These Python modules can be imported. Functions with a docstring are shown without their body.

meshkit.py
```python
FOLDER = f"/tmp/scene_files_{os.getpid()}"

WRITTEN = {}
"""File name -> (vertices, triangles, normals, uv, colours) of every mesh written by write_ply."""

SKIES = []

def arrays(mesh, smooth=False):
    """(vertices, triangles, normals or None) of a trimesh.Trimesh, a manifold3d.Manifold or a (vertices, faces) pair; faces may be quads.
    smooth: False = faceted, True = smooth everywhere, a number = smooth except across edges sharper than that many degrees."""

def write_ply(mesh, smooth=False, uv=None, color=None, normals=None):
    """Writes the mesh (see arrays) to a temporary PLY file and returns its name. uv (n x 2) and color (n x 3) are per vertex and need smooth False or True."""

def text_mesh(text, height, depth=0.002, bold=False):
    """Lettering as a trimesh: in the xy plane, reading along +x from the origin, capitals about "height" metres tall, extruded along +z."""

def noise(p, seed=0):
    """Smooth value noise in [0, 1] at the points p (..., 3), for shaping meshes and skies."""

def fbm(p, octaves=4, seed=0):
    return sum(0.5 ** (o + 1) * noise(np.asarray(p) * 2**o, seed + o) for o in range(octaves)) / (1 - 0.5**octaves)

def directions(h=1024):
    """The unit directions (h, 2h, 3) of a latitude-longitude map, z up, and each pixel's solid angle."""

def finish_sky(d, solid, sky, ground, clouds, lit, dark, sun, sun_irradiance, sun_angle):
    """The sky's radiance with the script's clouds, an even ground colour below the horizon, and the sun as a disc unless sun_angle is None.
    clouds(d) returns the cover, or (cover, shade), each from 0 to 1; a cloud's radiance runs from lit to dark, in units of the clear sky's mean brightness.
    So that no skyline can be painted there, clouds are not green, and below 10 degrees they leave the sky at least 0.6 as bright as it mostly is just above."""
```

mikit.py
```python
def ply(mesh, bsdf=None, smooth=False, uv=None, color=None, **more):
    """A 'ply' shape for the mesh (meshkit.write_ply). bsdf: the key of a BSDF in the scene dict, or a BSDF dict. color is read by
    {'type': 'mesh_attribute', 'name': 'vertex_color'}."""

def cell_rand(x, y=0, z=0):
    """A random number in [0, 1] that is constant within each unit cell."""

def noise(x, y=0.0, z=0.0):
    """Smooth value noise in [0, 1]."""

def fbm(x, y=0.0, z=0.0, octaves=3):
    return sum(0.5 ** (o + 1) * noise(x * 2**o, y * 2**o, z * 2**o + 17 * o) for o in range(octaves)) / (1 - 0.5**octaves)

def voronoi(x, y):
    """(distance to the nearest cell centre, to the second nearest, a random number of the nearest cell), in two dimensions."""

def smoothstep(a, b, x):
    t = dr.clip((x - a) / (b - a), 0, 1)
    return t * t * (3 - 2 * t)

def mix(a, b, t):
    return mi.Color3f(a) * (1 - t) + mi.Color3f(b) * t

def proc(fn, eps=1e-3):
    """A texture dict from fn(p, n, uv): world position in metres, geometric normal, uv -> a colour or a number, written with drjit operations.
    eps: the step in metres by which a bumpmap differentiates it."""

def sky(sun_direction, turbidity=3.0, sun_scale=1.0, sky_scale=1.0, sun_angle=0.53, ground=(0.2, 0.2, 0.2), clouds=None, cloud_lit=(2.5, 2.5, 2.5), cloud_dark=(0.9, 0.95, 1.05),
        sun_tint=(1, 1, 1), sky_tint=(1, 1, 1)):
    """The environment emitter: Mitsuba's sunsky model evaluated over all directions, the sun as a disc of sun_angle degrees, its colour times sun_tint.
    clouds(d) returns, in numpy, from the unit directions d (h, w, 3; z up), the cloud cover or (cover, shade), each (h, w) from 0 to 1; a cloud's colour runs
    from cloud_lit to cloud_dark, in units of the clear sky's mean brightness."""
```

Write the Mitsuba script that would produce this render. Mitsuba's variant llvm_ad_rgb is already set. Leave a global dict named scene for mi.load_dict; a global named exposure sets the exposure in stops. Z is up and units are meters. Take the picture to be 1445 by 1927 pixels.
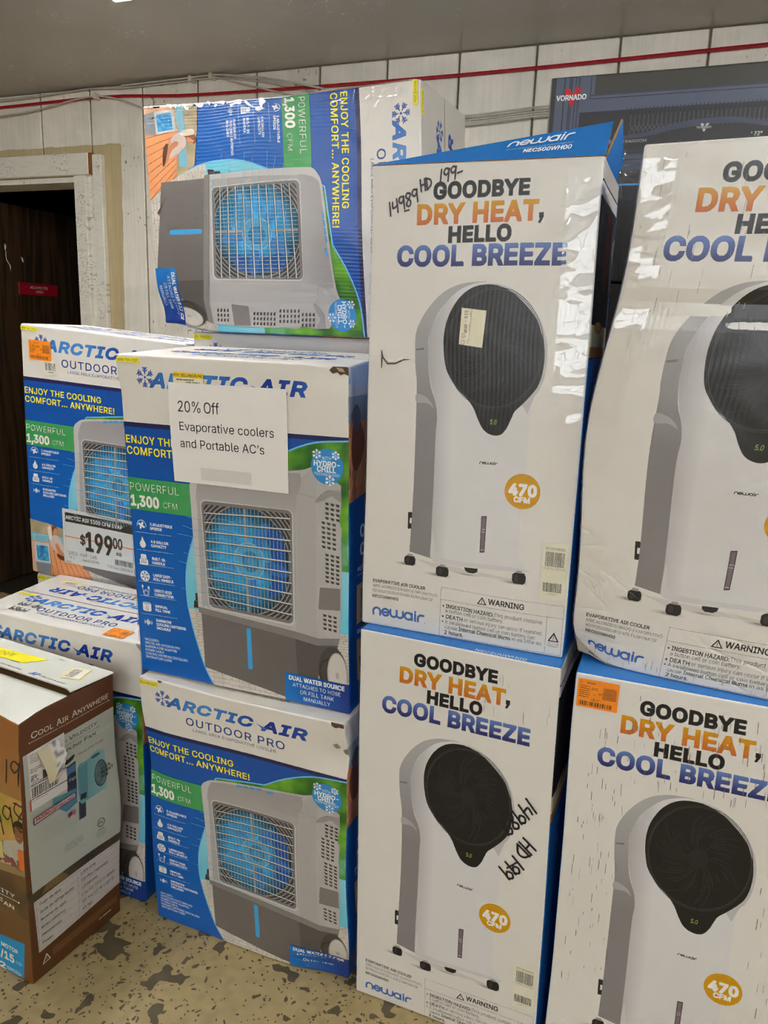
import math, random
from functools import lru_cache
import numpy as np, trimesh, shapely, mapbox_earcut
import drjit as dr
import mitsuba as mi
import meshkit, mikit
from shapely.geometry import Polygon, LineString, Point, box as sbox
from shapely import affinity
from mikit import noise, fbm, voronoi, smoothstep, mix, cell_rand, proc

T4 = mi.ScalarTransform4f
scene, labels = {}, {}
exposure = 1.7

# ------------------------------------------------------------------ camera
CAM = np.array([0.0, 0.0, 1.414])
FWD = np.array([-0.35145549, 0.90886244, -0.22460654])
UP = np.array([-0.11601939, 0.19578027, 0.97376054])
scene['camera'] = {'type': 'perspective', 'fov': math.degrees(2 * math.atan(722.5 / 1449.6)), 'fov_axis': 'x', 'near_clip': 0.01,
                   'to_world': T4().look_at(origin=CAM.tolist(), target=(CAM + FWD).tolist(), up=UP.tolist())}

# ------------------------------------------------------------------ light: the room's fluorescent ceiling fixtures
CEIL = 2.43
LAMP = (11.6, 11.3, 10.8)
LAMPS = [(-1.64, 1.47), (0.95, 1.10), (-2.55, -1.70), (0.45, -1.0), (-1.75, -4.4), (1.20, -4.4)]
LAMP_LEN, LAMP_W = 1.22, 0.16


def lin(c):
    c = np.asarray(c, float) / 255.0
    return np.where(c <= 0.04045, c / 12.92, ((c + 0.055) / 1.055) ** 2.4)


def L3(*c):
    return mi.Color3f(*[float(x) for x in lin(c)])


def rgb(*c):
    return {'type': 'rgb', 'value': [float(x) for x in lin(c)]}


def tag(key, label=None, cat=None, group=None, kind=None):
    d = {}
    if label: d['label'] = label
    if cat: d['category'] = cat
    if group: d['group'] = group
    if kind: d['kind'] = kind
    labels[key] = d


def num(base):
    if base not in scene and base not in labels and not any(k.startswith(base + '__') for k in scene):
        return base
    i = 1
    while f'{base}_{i:03d}' in scene or f'{base}_{i:03d}' in labels or any(k.startswith(f'{base}_{i:03d}__') for k in scene):
        i += 1
    return f'{base}_{i:03d}'


def part(parent, name, mesh, mat, **kw):
    base = f'{parent}__{name}'
    key = base; i = 1
    while key in scene:
        key = f'{base}_{i:03d}'; i += 1
    scene[key] = mikit.ply(mesh, mat, **kw)
    return key


def solid(name, mesh, mat, label=None, cat=None, group=None, kind=None, **kw):
    key = num(name)
    scene[key] = mikit.ply(mesh, mat, **kw)
    tag(key, label, cat, group, kind)
    return key


def bx(x0, y0, z0, x1, y1, z1):
    m = trimesh.creation.box([x1 - x0, y1 - y0, z1 - z0])
    m.apply_translation([(x0 + x1) / 2, (y0 + y1) / 2, (z0 + z1) / 2])
    return m


def bevbox(x0, y0, z0, x1, y1, z1, b=0.003):
    c = np.array([[(x0, x1)[i], (y0, y1)[j], (z0, z1)[k]] for i in (0, 1) for j in (0, 1) for k in (0, 1)])
    ctr = c.mean(0); pts = []
    for p in c:
        s = np.sign(ctr - p)
        for a in range(3):
            q = p.copy()
            for e in range(3):
                if e != a: q[e] += s[e] * b
            pts.append(q)
    return trimesh.convex.convex_hull(np.array(pts))


def tube(pts, r, n=8):
    pts = np.asarray(pts, float)
    t = np.gradient(pts, axis=0); t /= np.linalg.norm(t, axis=1, keepdims=True)
    up = np.array([0, 1.0, 0.02])
    a = np.cross(t, up); a /= np.linalg.norm(a, axis=1, keepdims=True)
    b = np.cross(t, a)
    ang = np.arange(n) * 2 * np.pi / n
    v = (pts[:, None] + r * (np.cos(ang)[None, :, None] * a[:, None] + np.sin(ang)[None, :, None] * b[:, None])).reshape(-1, 3)
    f = []
    for i in range(len(pts) - 1):
        for j in range(n):
            p, q = i * n + j, i * n + (j + 1) % n
            f += [(p, p + n, q), (q, p + n, q + n)]
    e = len(v); v = np.vstack([v, pts[0], pts[-1]]); k = (len(pts) - 1) * n
    for j in range(n):
        f += [(e, j, (j + 1) % n), (e + 1, k + (j + 1) % n, k + j)]
    m = trimesh.Trimesh(v, np.array(f), process=False)
    m.fix_normals()
    return m


def smooth_path(ctrl, n=40):
    from scipy.interpolate import PchipInterpolator
    c = np.asarray(ctrl, float)
    s = np.r_[0, np.cumsum(np.linalg.norm(np.diff(c, axis=0), axis=1))]
    return PchipInterpolator(s, c)(np.linspace(0, s[-1], n))


# ------------------------------------------------------------------ materials
def print_bsdf(key, flute, wrinkle, rough=0.36, spec=0.5, coat=0.25, seed=0.0, creased=False):
    """Printed, film-glossy corrugated board: colours come with the mesh (flat print), relief from the fluting and creases."""
    def h(p, n, uv):
        u, v = uv.x, uv.y
        m = 0.5 + 0.5 * dr.sin(u * 9 + 1.7 * dr.sin(v * 7 + seed) + seed)
        fl = dr.sin(u * (2 * math.pi / 0.0078) + 1.5 * dr.sin(v * 31 + seed)) * (0.25 + 0.75 * m)
        w = 0.12 * dr.sin(u * 61 + 2 * dr.sin(v * 37 + seed) + seed) * dr.sin(v * 53 + 1.5 * dr.sin(u * 29)) + 0.2 * dr.sin(u * 23 + v * 11 + seed) * dr.sin(v * 19 - u * 7)
        if creased:
            a = noise(u * 9 + 2.5 * dr.sin(v * 19 + u * 8), v * 26, 5.0 + seed)
            w = w - 0.35 * dr.exp(-dr.square((a - 0.5) * 22)) * smoothstep(0.45, 0.75, noise(u * 7, v * 6, 9.0 + seed))
        return flute * fl + wrinkle * w
    scene[key] = {'type': 'twosided', 'bsdf': {'type': 'bumpmap', 'tex': proc(h, eps=8e-4), 'scale': 1.0,
                  'nested': {'type': 'principled', 'base_color': {'type': 'mesh_attribute', 'name': 'vertex_color'}, 'roughness': rough, 'specular': spec,
                             'clearcoat': coat, 'clearcoat_gloss': 0.35}}}


print_bsdf('print_smooth', 0.00005, 0.0010, 0.40, 0.4, 0.12, 1.7)
print_bsdf('print_fluted', 0.00006, 0.0016, 0.36, 0.5, 0.3, 4.1)
print_bsdf('print_crumpled', 0.00014, 0.0030, 0.29, 0.55, 0.5, 8.3, True)


def plain(key, c, rough=0.6, spec=0.4, **kw):
    scene[key] = {'type': 'twosided', 'bsdf': {'type': 'principled', 'base_color': rgb(*c) if isinstance(c, tuple) else c, 'roughness': rough, 'specular': spec, **kw}}


plain('print_matte', {'type': 'mesh_attribute', 'name': 'vertex_color'}, 0.55, 0.4)
plain('kraft', (150, 112, 74), 0.8, 0.2)
plain('dark_plastic', (28, 28, 30), 0.4, 0.5)
plain('white_metal', (225, 225, 220), 0.4, 0.5)
plain('red_cable_paint', (150, 18, 30), 0.4, 0.5)
plain('grey_cable', (176, 172, 160), 0.5, 0.4)
plain('clip_plastic', (196, 192, 178), 0.5, 0.4)
plain('raw_wood', (132, 84, 44), 0.7, 0.2)
scene['film'] = {'type': 'thindielectric', 'int_ior': 1.45}


def plank_color(p, n, uv):
    gr = fbm(p.x * 160, p.z * 7, 0.0)
    bl = fbm(p.x * 9, p.z * 9, 2.0)
    c = mix(L3(222, 219, 206), L3(234, 229, 218), smoothstep(0.3, 0.7, bl))
    c = c * (0.92 + 0.14 * gr)
    spk = smoothstep(0.86, 0.90, noise(p.x * 90, p.z * 60, 3.0)) * smoothstep(0.66, 0.78, noise(p.x * 7, p.z * 7, 8.0))
    c = mix(c, L3(96, 88, 74), spk * 0.8)
    # old tan paint left bare round the door trim by the later white coat
    e = 0.006 * (noise(p.z * 30, p.x * 30) - 0.5)
    tan = (p.x < -2.468 + e - 0.022 * (2.19 - p.z)) & (p.z < 2.196 + e) & (p.x > -3.9)
    return dr.select(tan, L3(186, 170, 132) * (0.9 + 0.2 * gr), c)


def plank_relief(p, n, uv):
    return 0.0008 * fbm(p.x * 140, p.z * 5) + 0.0006 * fbm(p.x * 30, p.z * 30)


scene['plank_paint'] = {'type': 'twosided', 'bsdf': {'type': 'principled', 'base_color': proc(plank_color), 'roughness': 0.62, 'specular': 0.35}}


def groove_color(p, n, uv):
    return L3(120, 112, 98) * (0.7 + 0.6 * fbm(p.x * 40, p.z * 8))


plain('groove_paint', proc(groove_color), 0.8, 0.2)


def ceil_color(p, n, uv):
    c = mix(L3(150, 146, 138), L3(166, 162, 154), fbm(p.x * 2.5, p.y * 2.5))
    sc = smoothstep(0.88, 0.92, noise(p.x * 110, p.y * 150)) * smoothstep(0.62, 0.75, noise(p.x * 6, p.y * 6, 4.0))
    return mix(c, L3(200, 198, 190), sc * 0.7)


def ceil_relief(p, n, uv):
    return 0.0022 * noise(p.x * 9, p.y * 9) + 0.0010 * noise(p.x * 70 + 5 * dr.sin(p.y * 9), p.y * 26)


scene['ceiling_paint'] = {'type': 'twosided', 'bsdf': {'type': 'bumpmap', 'tex': proc(ceil_relief, eps=2e-3), 'scale': 1.0,
                          'nested': {'type': 'principled', 'base_color': proc(ceil_color), 'roughness': 0.30, 'specular': 0.5}}}


def floor_color(p, n, uv):
    x, y = p.x, p.y
    b = noise(x * 4, y * 4, 1.0)
    c = mix(L3(164, 147, 106), L3(150, 133, 93), b)
    c = c * (0.90 + 0.2 * noise(x * 60, y * 60, 2.0))
    wx, wy = x + 0.022 * (fbm(x * 40, y * 40, 5.0, octaves=2) - 0.5), y + 0.022 * (fbm(x * 40, y * 40, 7.0, octaves=2) - 0.5)
    zone = 0.30 * smoothstep(0.45, 0.72, fbm(x * 2.1 + 0.7, y * 2.1 + 0.4, 3.0, octaves=2))
    big = smoothstep(0.765, 0.775, fbm(wx * 20, wy * 20, 11.0) + zone * 0.42)
    d1, d2, r = voronoi(wx * 44, wy * 44)
    small = (d1 < 0.24 * r) & (r > 0.93 - zone * 0.55)
    d3, d4, r2 = voronoi(wx * 120, wy * 120)
    tiny = (d3 < 0.30 * r2) & (r2 > 0.93 - zone * 0.5)
    chip = dr.maximum(big, dr.maximum(dr.select(small, 1.0, 0.0), dr.select(tiny, 1.0, 0.0)))
    cc = mix(L3(92, 82, 62), L3(80, 70, 52), noise(x * 40, y * 40, 4.0))
    return mix(c, cc, chip)


scene['floor_paint'] = {'type': 'twosided', 'bsdf': {'type': 'principled', 'base_color': proc(floor_color), 'roughness': 0.5, 'specular': 0.35}}


def dark_wood(p, n, uv):
    s = p.x * 0.6 + p.y
    g = fbm(s * 55 + 4 * noise(s * 6, p.z * 1.5), p.z * 3.0)
    c = mix(L3(40, 30, 20), L3(62, 44, 28), smoothstep(0.3, 0.7, g))
    return c


plain('dark_wood', proc(dark_wood), 0.5, 0.3)
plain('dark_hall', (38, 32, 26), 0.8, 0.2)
plain('room_wall', (128, 112, 86), 0.7, 0.3)


def trim_color(p, n, uv):
    along = p.z * 0.3 + p.x
    g = fbm(p.x * 8, p.z * 90 + 5 * noise(p.x * 5, p.z * 20), 1.0)
    ringy = dr.abs(dr.sin(22 * fbm(p.x * 6, p.z * 30, 2.0)))
    c = L3(226, 223, 212) * (0.93 + 0.08 * smoothstep(0.2, 0.6, ringy))
    sp = smoothstep(0.68, 0.8, noise(p.x * 150, p.z * 150, 5.0)) * smoothstep(0.5, 0.7, noise(p.x * 9, p.z * 9, 2.0))
    return mix(c, L3(168, 162, 146), sp * 0.7)


plain('trim_paint', proc(trim_color), 0.65, 0.3)

# ------------------------------------------------------------------ the room
YW = 3.0
XL, XR, YB = -5.2, 3.6, -7.6
scene['floor'] = mikit.ply(bx(XL, YB, -0.05, XR, YW + 2.2, 0.0), 'floor_paint'); tag('floor', 'painted beige concrete floor with chipped paint', kind='structure')
scene['ceiling'] = mikit.ply(bx(XL, YB, CEIL, XR, YW + 0.2, CEIL + 0.05), 'ceiling_paint'); tag('ceiling', 'low grey painted ceiling with a gloss sheen', kind='structure')
DX0, DX1, DZ = -3.50, -2.725, 2.04          # doorway
tag('wall_back', 'white painted vertical plank wall with grooves', kind='structure')
back = trimesh.util.concatenate([bx(XL, YW, 0, DX0, YW + 0.1, CEIL), bx(DX1, YW, 0, XR, YW + 0.1, CEIL), bx(DX0, YW, DZ, DX1, YW + 0.1, CEIL)])
scene['wall_back__backing'] = mikit.ply(back, 'groove_paint')
PW, G = 0.2842, 0.0085
px0 = -2.9159 - 8 * PW
for i in range(23):
    a, b = px0 + i * PW + G / 2, px0 + (i + 1) * PW - G / 2
    if a < XL or b > XR: continue
    if b < DX1 - 0.02 and a > DX0 - 0.02:
        part('wall_back', 'plank', bevbox(a, YW - 0.011, DZ + 0.01, b, YW + 0.001, CEIL - 0.004), 'plank_paint')
    elif a < DX1 < b:
        part('wall_back', 'plank', bevbox(a, YW - 0.011, DZ + 0.01, b, YW + 0.001, CEIL - 0.004), 'plank_paint')
        part('wall_back', 'plank', bevbox(DX1 + 0.005, YW - 0.011, 0.0, b, YW + 0.001, DZ + 0.008), 'plank_paint')
    elif a < DX0 < b:
        part('wall_back', 'plank', bevbox(a, YW - 0.011, 0.0, DX0 - 0.005, YW + 0.001, CEIL - 0.004), 'plank_paint')
    else:
        part('wall_back', 'plank', bevbox(a, YW - 0.011, 0.0, b, YW + 0.001, CEIL - 0.004), 'plank_paint')
for nm, m in (('wall_left', bx(XL - 0.1, YB, 0, XL, YW + 0.1, CEIL)), ('wall_right', bx(XR, YB, 0, XR + 0.1, YW + 0.1, CEIL)), ('wall_front', bx(XL, YB - 0.1, 0, XR, YB, CEIL))):
    scene[nm] = mikit.ply(m, 'room_wall'); tag(nm, 'pale painted shop wall', kind='structure')
# shop window in the wall behind the camera, with daylight in its panes
plain('pane_glass', (200, 205, 210), 0.2, 0.5)
tag('window_1', 'wide shop window with mullions in the front wall', kind='structure')
for i in range(5):
    for j in range(2):
        x0, z0 = -2.6 + i * 1.02, 0.75 + j * 0.78
        k = part('window_1', 'pane', bx(x0 + 0.03, YB + 0.005, z0 + 0.03, x0 + 0.99, YB + 0.02, z0 + 0.75), 'pane_glass')
        scene[k]['emitter'] = {'type': 'area', 'radiance': {'type': 'rgb', 'value': [1.5, 1.6, 1.7]}}
for i in range(6): part('window_1', 'mullion', bevbox(-2.63 + i * 1.02, YB, 0.72, -2.57 + i * 1.02, YB + 0.06, 2.34), 'white_metal')
for z in (0.72, 1.50, 2.28): part('window_1', 'rail', bevbox(-2.57, YB, z, 2.50, YB + 0.05, z + 0.06), 'white_metal')
# doorway trim
tag('trim_1', 'weathered white wooden door casing round the dark doorway', kind='structure')
part('trim_1', 'header_board', bevbox(DX0 - 0.2, YW - 0.045, 2.066, -2.628, YW - 0.011, 2.158, 0.003), 'trim_paint')
part('trim_1', 'board_end', bevbox(-2.6278, YW - 0.044, 2.068, -2.612, YW - 0.011, 2.157, 0.002), 'raw_wood')
part('trim_1', 'jamb_face', bevbox(DX1 + 0.002, YW - 0.036, 0.0, -2.655, YW - 0.011, 2.066, 0.003), 'trim_paint')
part('trim_1', 'jamb_stop', bevbox(-2.655, YW - 0.018, 0.0, -2.612, YW - 0.0111, 2.066, 0.002), 'trim_paint')
part('trim_1', 'outer_casing', bevbox(-2.611, YW - 0.040, 0.0, -2.560, YW - 0.011, 2.150, 0.003), 'trim_paint')
part('trim_1', 'head_jamb', bx(DX0, YW - 0.03, DZ - 0.002, DX1, YW + 0.12, DZ + 0.02), 'trim_paint')
part('trim_1', 'side_jamb', bx(DX1 - 0.001, YW - 0.03, 0, DX1 + 0.02, YW + 0.12, DZ), 'trim_paint')
# hall behind the doorway
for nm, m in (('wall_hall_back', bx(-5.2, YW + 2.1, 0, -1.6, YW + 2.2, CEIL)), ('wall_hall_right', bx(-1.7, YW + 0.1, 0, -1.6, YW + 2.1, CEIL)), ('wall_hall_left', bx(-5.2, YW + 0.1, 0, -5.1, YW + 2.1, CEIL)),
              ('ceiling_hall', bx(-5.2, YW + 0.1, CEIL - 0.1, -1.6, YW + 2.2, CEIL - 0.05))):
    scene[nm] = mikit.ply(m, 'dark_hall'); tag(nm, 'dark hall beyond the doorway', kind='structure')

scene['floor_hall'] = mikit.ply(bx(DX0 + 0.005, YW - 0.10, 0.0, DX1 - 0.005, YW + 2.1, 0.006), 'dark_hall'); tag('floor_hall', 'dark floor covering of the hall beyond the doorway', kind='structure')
# door leaf standing open at a right angle inside the dark hall
scene['door_1'] = mikit.ply(bevbox(-3.42, YW - 0.05, 0.012, -3.38, YW + 0.80, 2.0, 0.003), 'dark_wood')
tag('door_1', 'dark wood grain door swung open into the unlit hall', kind='structure')


# ------------------------------------------------------------------ lamps
plain('lamp_body', (225, 224, 218), 0.5, 0.4)
for i, (x, y) in enumerate(LAMPS):
    k = num('ceiling_light')
    tag(k, f'fluorescent strip light fixture on the ceiling, {["its end peeking in over the doorway", "over the tall white cartons", "second on the doorway side", "second on the tall carton side", "farthest on the doorway side", "farthest on the tall carton side"][i]}', 'ceiling light', 'ceiling strip lights')
    part(k, 'housing', bevbox(x - LAMP_W / 2 - 0.02, y - LAMP_LEN / 2 - 0.02, CEIL - 0.045, x + LAMP_W / 2 + 0.02, y + LAMP_LEN / 2 + 0.02, CEIL), 'lamp_body')
    dk = part(k, 'diffuser', bevbox(x - LAMP_W / 2, y - LAMP_LEN / 2, CEIL - 0.095, x + LAMP_W / 2, y + LAMP_LEN / 2, CEIL - 0.046, 0.02), 'lamp_body')
    scene[dk]['emitter'] = {'type': 'area', 'radiance': {'type': 'rgb', 'value': list(LAMP)}}


# ------------------------------------------------------------------ flat print: lettering and pictures as layered outlines in millimetres
@lru_cache(None)
def raw(text):
    m = meshkit.text_mesh(text, 70.0, depth=1.0)
    up = m.face_normals[:, 2] > 0.9
    return shapely.union_all([Polygon(t[:, :2]) for t in m.triangles[up]])


@lru_cache(None)
def glyph(c):
    wH = raw('H').bounds[2]
    sH = raw('HH').bounds[2] - 2 * wH
    if c == ' ': return None, 26.0
    g = raw('H' + c + 'H')
    W = g.bounds[2]
    mid = [q for q in getattr(g, 'geoms', [g]) if q.bounds[0] > wH + 0.3 and q.bounds[2] < W - wH - 0.3]
    return affinity.translate(shapely.union_all(mid), -(wH + sH / 2), 0), W - 2 * wH - sH


@lru_cache(None)
def line_shape(text, track=0.0, sc=False):
    x, out = 0.0, []
    for i, c in enumerate(text):
        k = 0.78 if sc and c.isalpha() and c.islower() else 1.0
        g, a = glyph(c.upper() if sc else c)
        if g is not None: out.append(affinity.translate(affinity.scale(g, k, k, origin=(0, 0)), x, 0))
        x += a * k + track
    s = shapely.union_all(out)
    return affinity.translate(s, -s.bounds[0], 0)


def rounded(pts, r):
    return Polygon(pts).buffer(-r).buffer(r, quad_segs=6)


def ell(cx, cy, rx, ry, n=48):
    a = np.arange(n) * 2 * np.pi / n
    return Polygon(np.c_[cx + rx * np.cos(a), cy + ry * np.sin(a)])


def curve(pts, n=6, closed=False):
    """Catmull-Rom through the points."""
    p = np.asarray(pts, float)
    if closed: q = np.vstack([p[-1], p, p[0], p[1]])
    else: q = np.vstack([2 * p[0] - p[1], p, 2 * p[-1] - p[-2]])
    out = []
    for i in range(1, len(q) - 2):
        for t in np.arange(n) / n:
            a, b, c, d = q[i - 1:i + 3]
            out.append(0.5 * (2 * b + (c - a) * t + (2 * a - 5 * b + 4 * c - d) * t * t + (3 * b - a - 3 * c + d) * t ** 3))
    if not closed: out.append(p[-1])
    return np.array(out)


class Art:
    """Millimetres from the top left corner of a face, y down."""
    def __init__(s, w, h): s.w, s.h, s.items, s.cur, s.done = w, h, [], 'print', None

    def P(s, poly, col, fine=None):
        if not hasattr(poly, 'geom_type'): poly = Polygon(poly)
        if not poly.is_valid: poly = poly.buffer(0)
        poly = poly.intersection(sbox(0, 0, s.w, s.h))
        if not poly.is_empty: s.items.append((s.cur, poly, col, fine))

    def R(s, x0, y0, x1, y1, col, fine=None): s.P(sbox(x0, y0, x1, y1), col, fine)

    def L(s, pts, w, col, cap='round'): s.P(LineString(pts).buffer(w / 2, cap_style=cap, quad_segs=3), col)

    def E(s, cx, cy, rx, ry, col, fine=None): s.P(ell(cx, cy, rx, ry), col, fine)

    def T(s, text, x0, x1, base, cap, col, w=0.0, it=0.0, track=0.0, sc=False, fine=None, rot=None):
        g = line_shape(text, track, sc)
        W = g.bounds[2]
        k = (x1 - x0) / W if x1 is not None else cap / 70.0
        g = affinity.affine_transform(g, [k, -it * cap / 70.0, 0, -cap / 70.0, 0, 0]) if False else affinity.scale(g, k, cap / 70.0, origin=(0, 0))
        if it: g = affinity.affine_transform(g, [1, it, 0, 1, 0, 0])
        if w: g = g.buffer(w * cap, join_style='mitre', mitre_limit=2.0)
        g = affinity.scale(g, 1, -1, origin=(0, 0))
        if rot: g = affinity.rotate(g, rot, origin=(0, 0))
        s.P(affinity.translate(g, x0, base), col, fine)

    def bars(s, x0, y0, x1, y1, col, seed=1, vertical=True, n=None):
        r = random.Random(seed); x = x0 if vertical else y0; e = x1 if vertical else y1; u = (e - x0 if vertical else e - y0) / 62
        out = []
        while x < e - u:
            w = u * r.choice((0.7, 1, 1.6, 2.2)); w = min(w, e - x)
            out.append(sbox(x, y0, x + w, y1) if vertical else sbox(x0, x, x1, x + w))
            x += w + u * r.choice((0.8, 1, 1.6, 2.2))
        s.P(shapely.union_all(out), col)

    def fineprint(s, x0, y0, x1, y1, rows, col, seed=1, k=0.5):
        """Print too small to read in the photograph: rows of broken dashes."""
        r = random.Random(seed); out = []; dy = (y1 - y0) / rows
        for i in range(rows):
            x = x0
            while x < x1 - 1:
                w = r.uniform(1.5, 6.0); w = min(w, x1 - x)
                out.append(sbox(x, y0 + i * dy, x + w, y0 + i * dy + dy * k)); x += w + r.uniform(0.6, 1.4)
                if i == rows - 1 and x > x0 + 0.7 * (x1 - x0): break
        s.P(shapely.union_all(out), col)

    def build(s):
        if s.done is not None: return s.done
        bb = np.array([q.bounds for _, q, _, _ in s.items]).reshape(-1, 4); lev = np.zeros(len(bb), int)
        for i in range(len(bb)):
            if i:
                o = (bb[:i, 0] < bb[i, 2]) & (bb[:i, 2] > bb[i, 0]) & (bb[:i, 1] < bb[i, 3]) & (bb[:i, 3] > bb[i, 1])
                hit = [j for j in np.nonzero(o)[0] if s.items[j][1].intersects(s.items[i][1])]
                lev[i] = 1 + max((lev[j] for j in hit), default=0)
            else: lev[i] = 1
        gx, gy = lines(s.w / 1000) * 1000, lines(s.h / 1000) * 1000
        parts = {}
        for (pt, poly, col, fine), lv in zip(s.items, lev):
            ax, ay = gx, gy
            if fine:
                ax = np.unique(np.r_[gx, np.arange(0, s.w, fine)]); ay = np.unique(np.r_[gy, np.arange(0, s.h, fine)])
            V, F = cellmesh(poly, ax, ay)
            if not len(V): continue
            if callable(col): C = lin(np.clip(col(V[:, 0], V[:, 1]), 0, 255))
            else: C = np.tile(lin(col), (len(V), 1))
            d = parts.setdefault(pt, [[], [], [], [], 0])
            d[0].append(V); d[1].append(F + d[4]); d[2].append(C); d[3].append(np.full(len(V), lv)); d[4] += len(V)
        s.done = {k: (np.vstack(d[0]), np.vstack(d[1]), np.vstack(d[2]), np.concatenate(d[3])) for k, d in parts.items()}
        return s.done


STUFF = {'scuff_marks'}
RAD = 0.005


def lines(L, step=0.02):
    n = max(2, int(round((L - 2 * RAD) / step)))
    return np.r_[0, 0.0012, 0.003, np.linspace(RAD, L - RAD, n + 1), L - 0.003, L - 0.0012, L]


def tri(poly):
    rings = [np.asarray(poly.exterior.coords)[:-1]] + [np.asarray(r.coords)[:-1] for r in poly.interiors]
    v = np.vstack(rings)
    f = mapbox_earcut.triangulate_float64(v, np.cumsum([len(r) for r in rings]).astype(np.uint32)).reshape(-1, 3).astype(int)
    a, b, c = v[f[:, 0]], v[f[:, 1]], v[f[:, 2]]
    ar = (b[:, 0] - a[:, 0]) * (c[:, 1] - a[:, 1]) - (b[:, 1] - a[:, 1]) * (c[:, 0] - a[:, 0])
    f = f[np.abs(ar) > 1e-9]; ar = ar[np.abs(ar) > 1e-9]
    f[ar > 0] = f[ar > 0][:, ::-1]          # y runs down: this winding faces outward
    return v, f


def polys(g):
    if g.is_empty: return []
    if g.geom_type == 'Polygon': return [g]
    return [q for q in getattr(g, 'geoms', []) for q in polys(q)]


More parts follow.
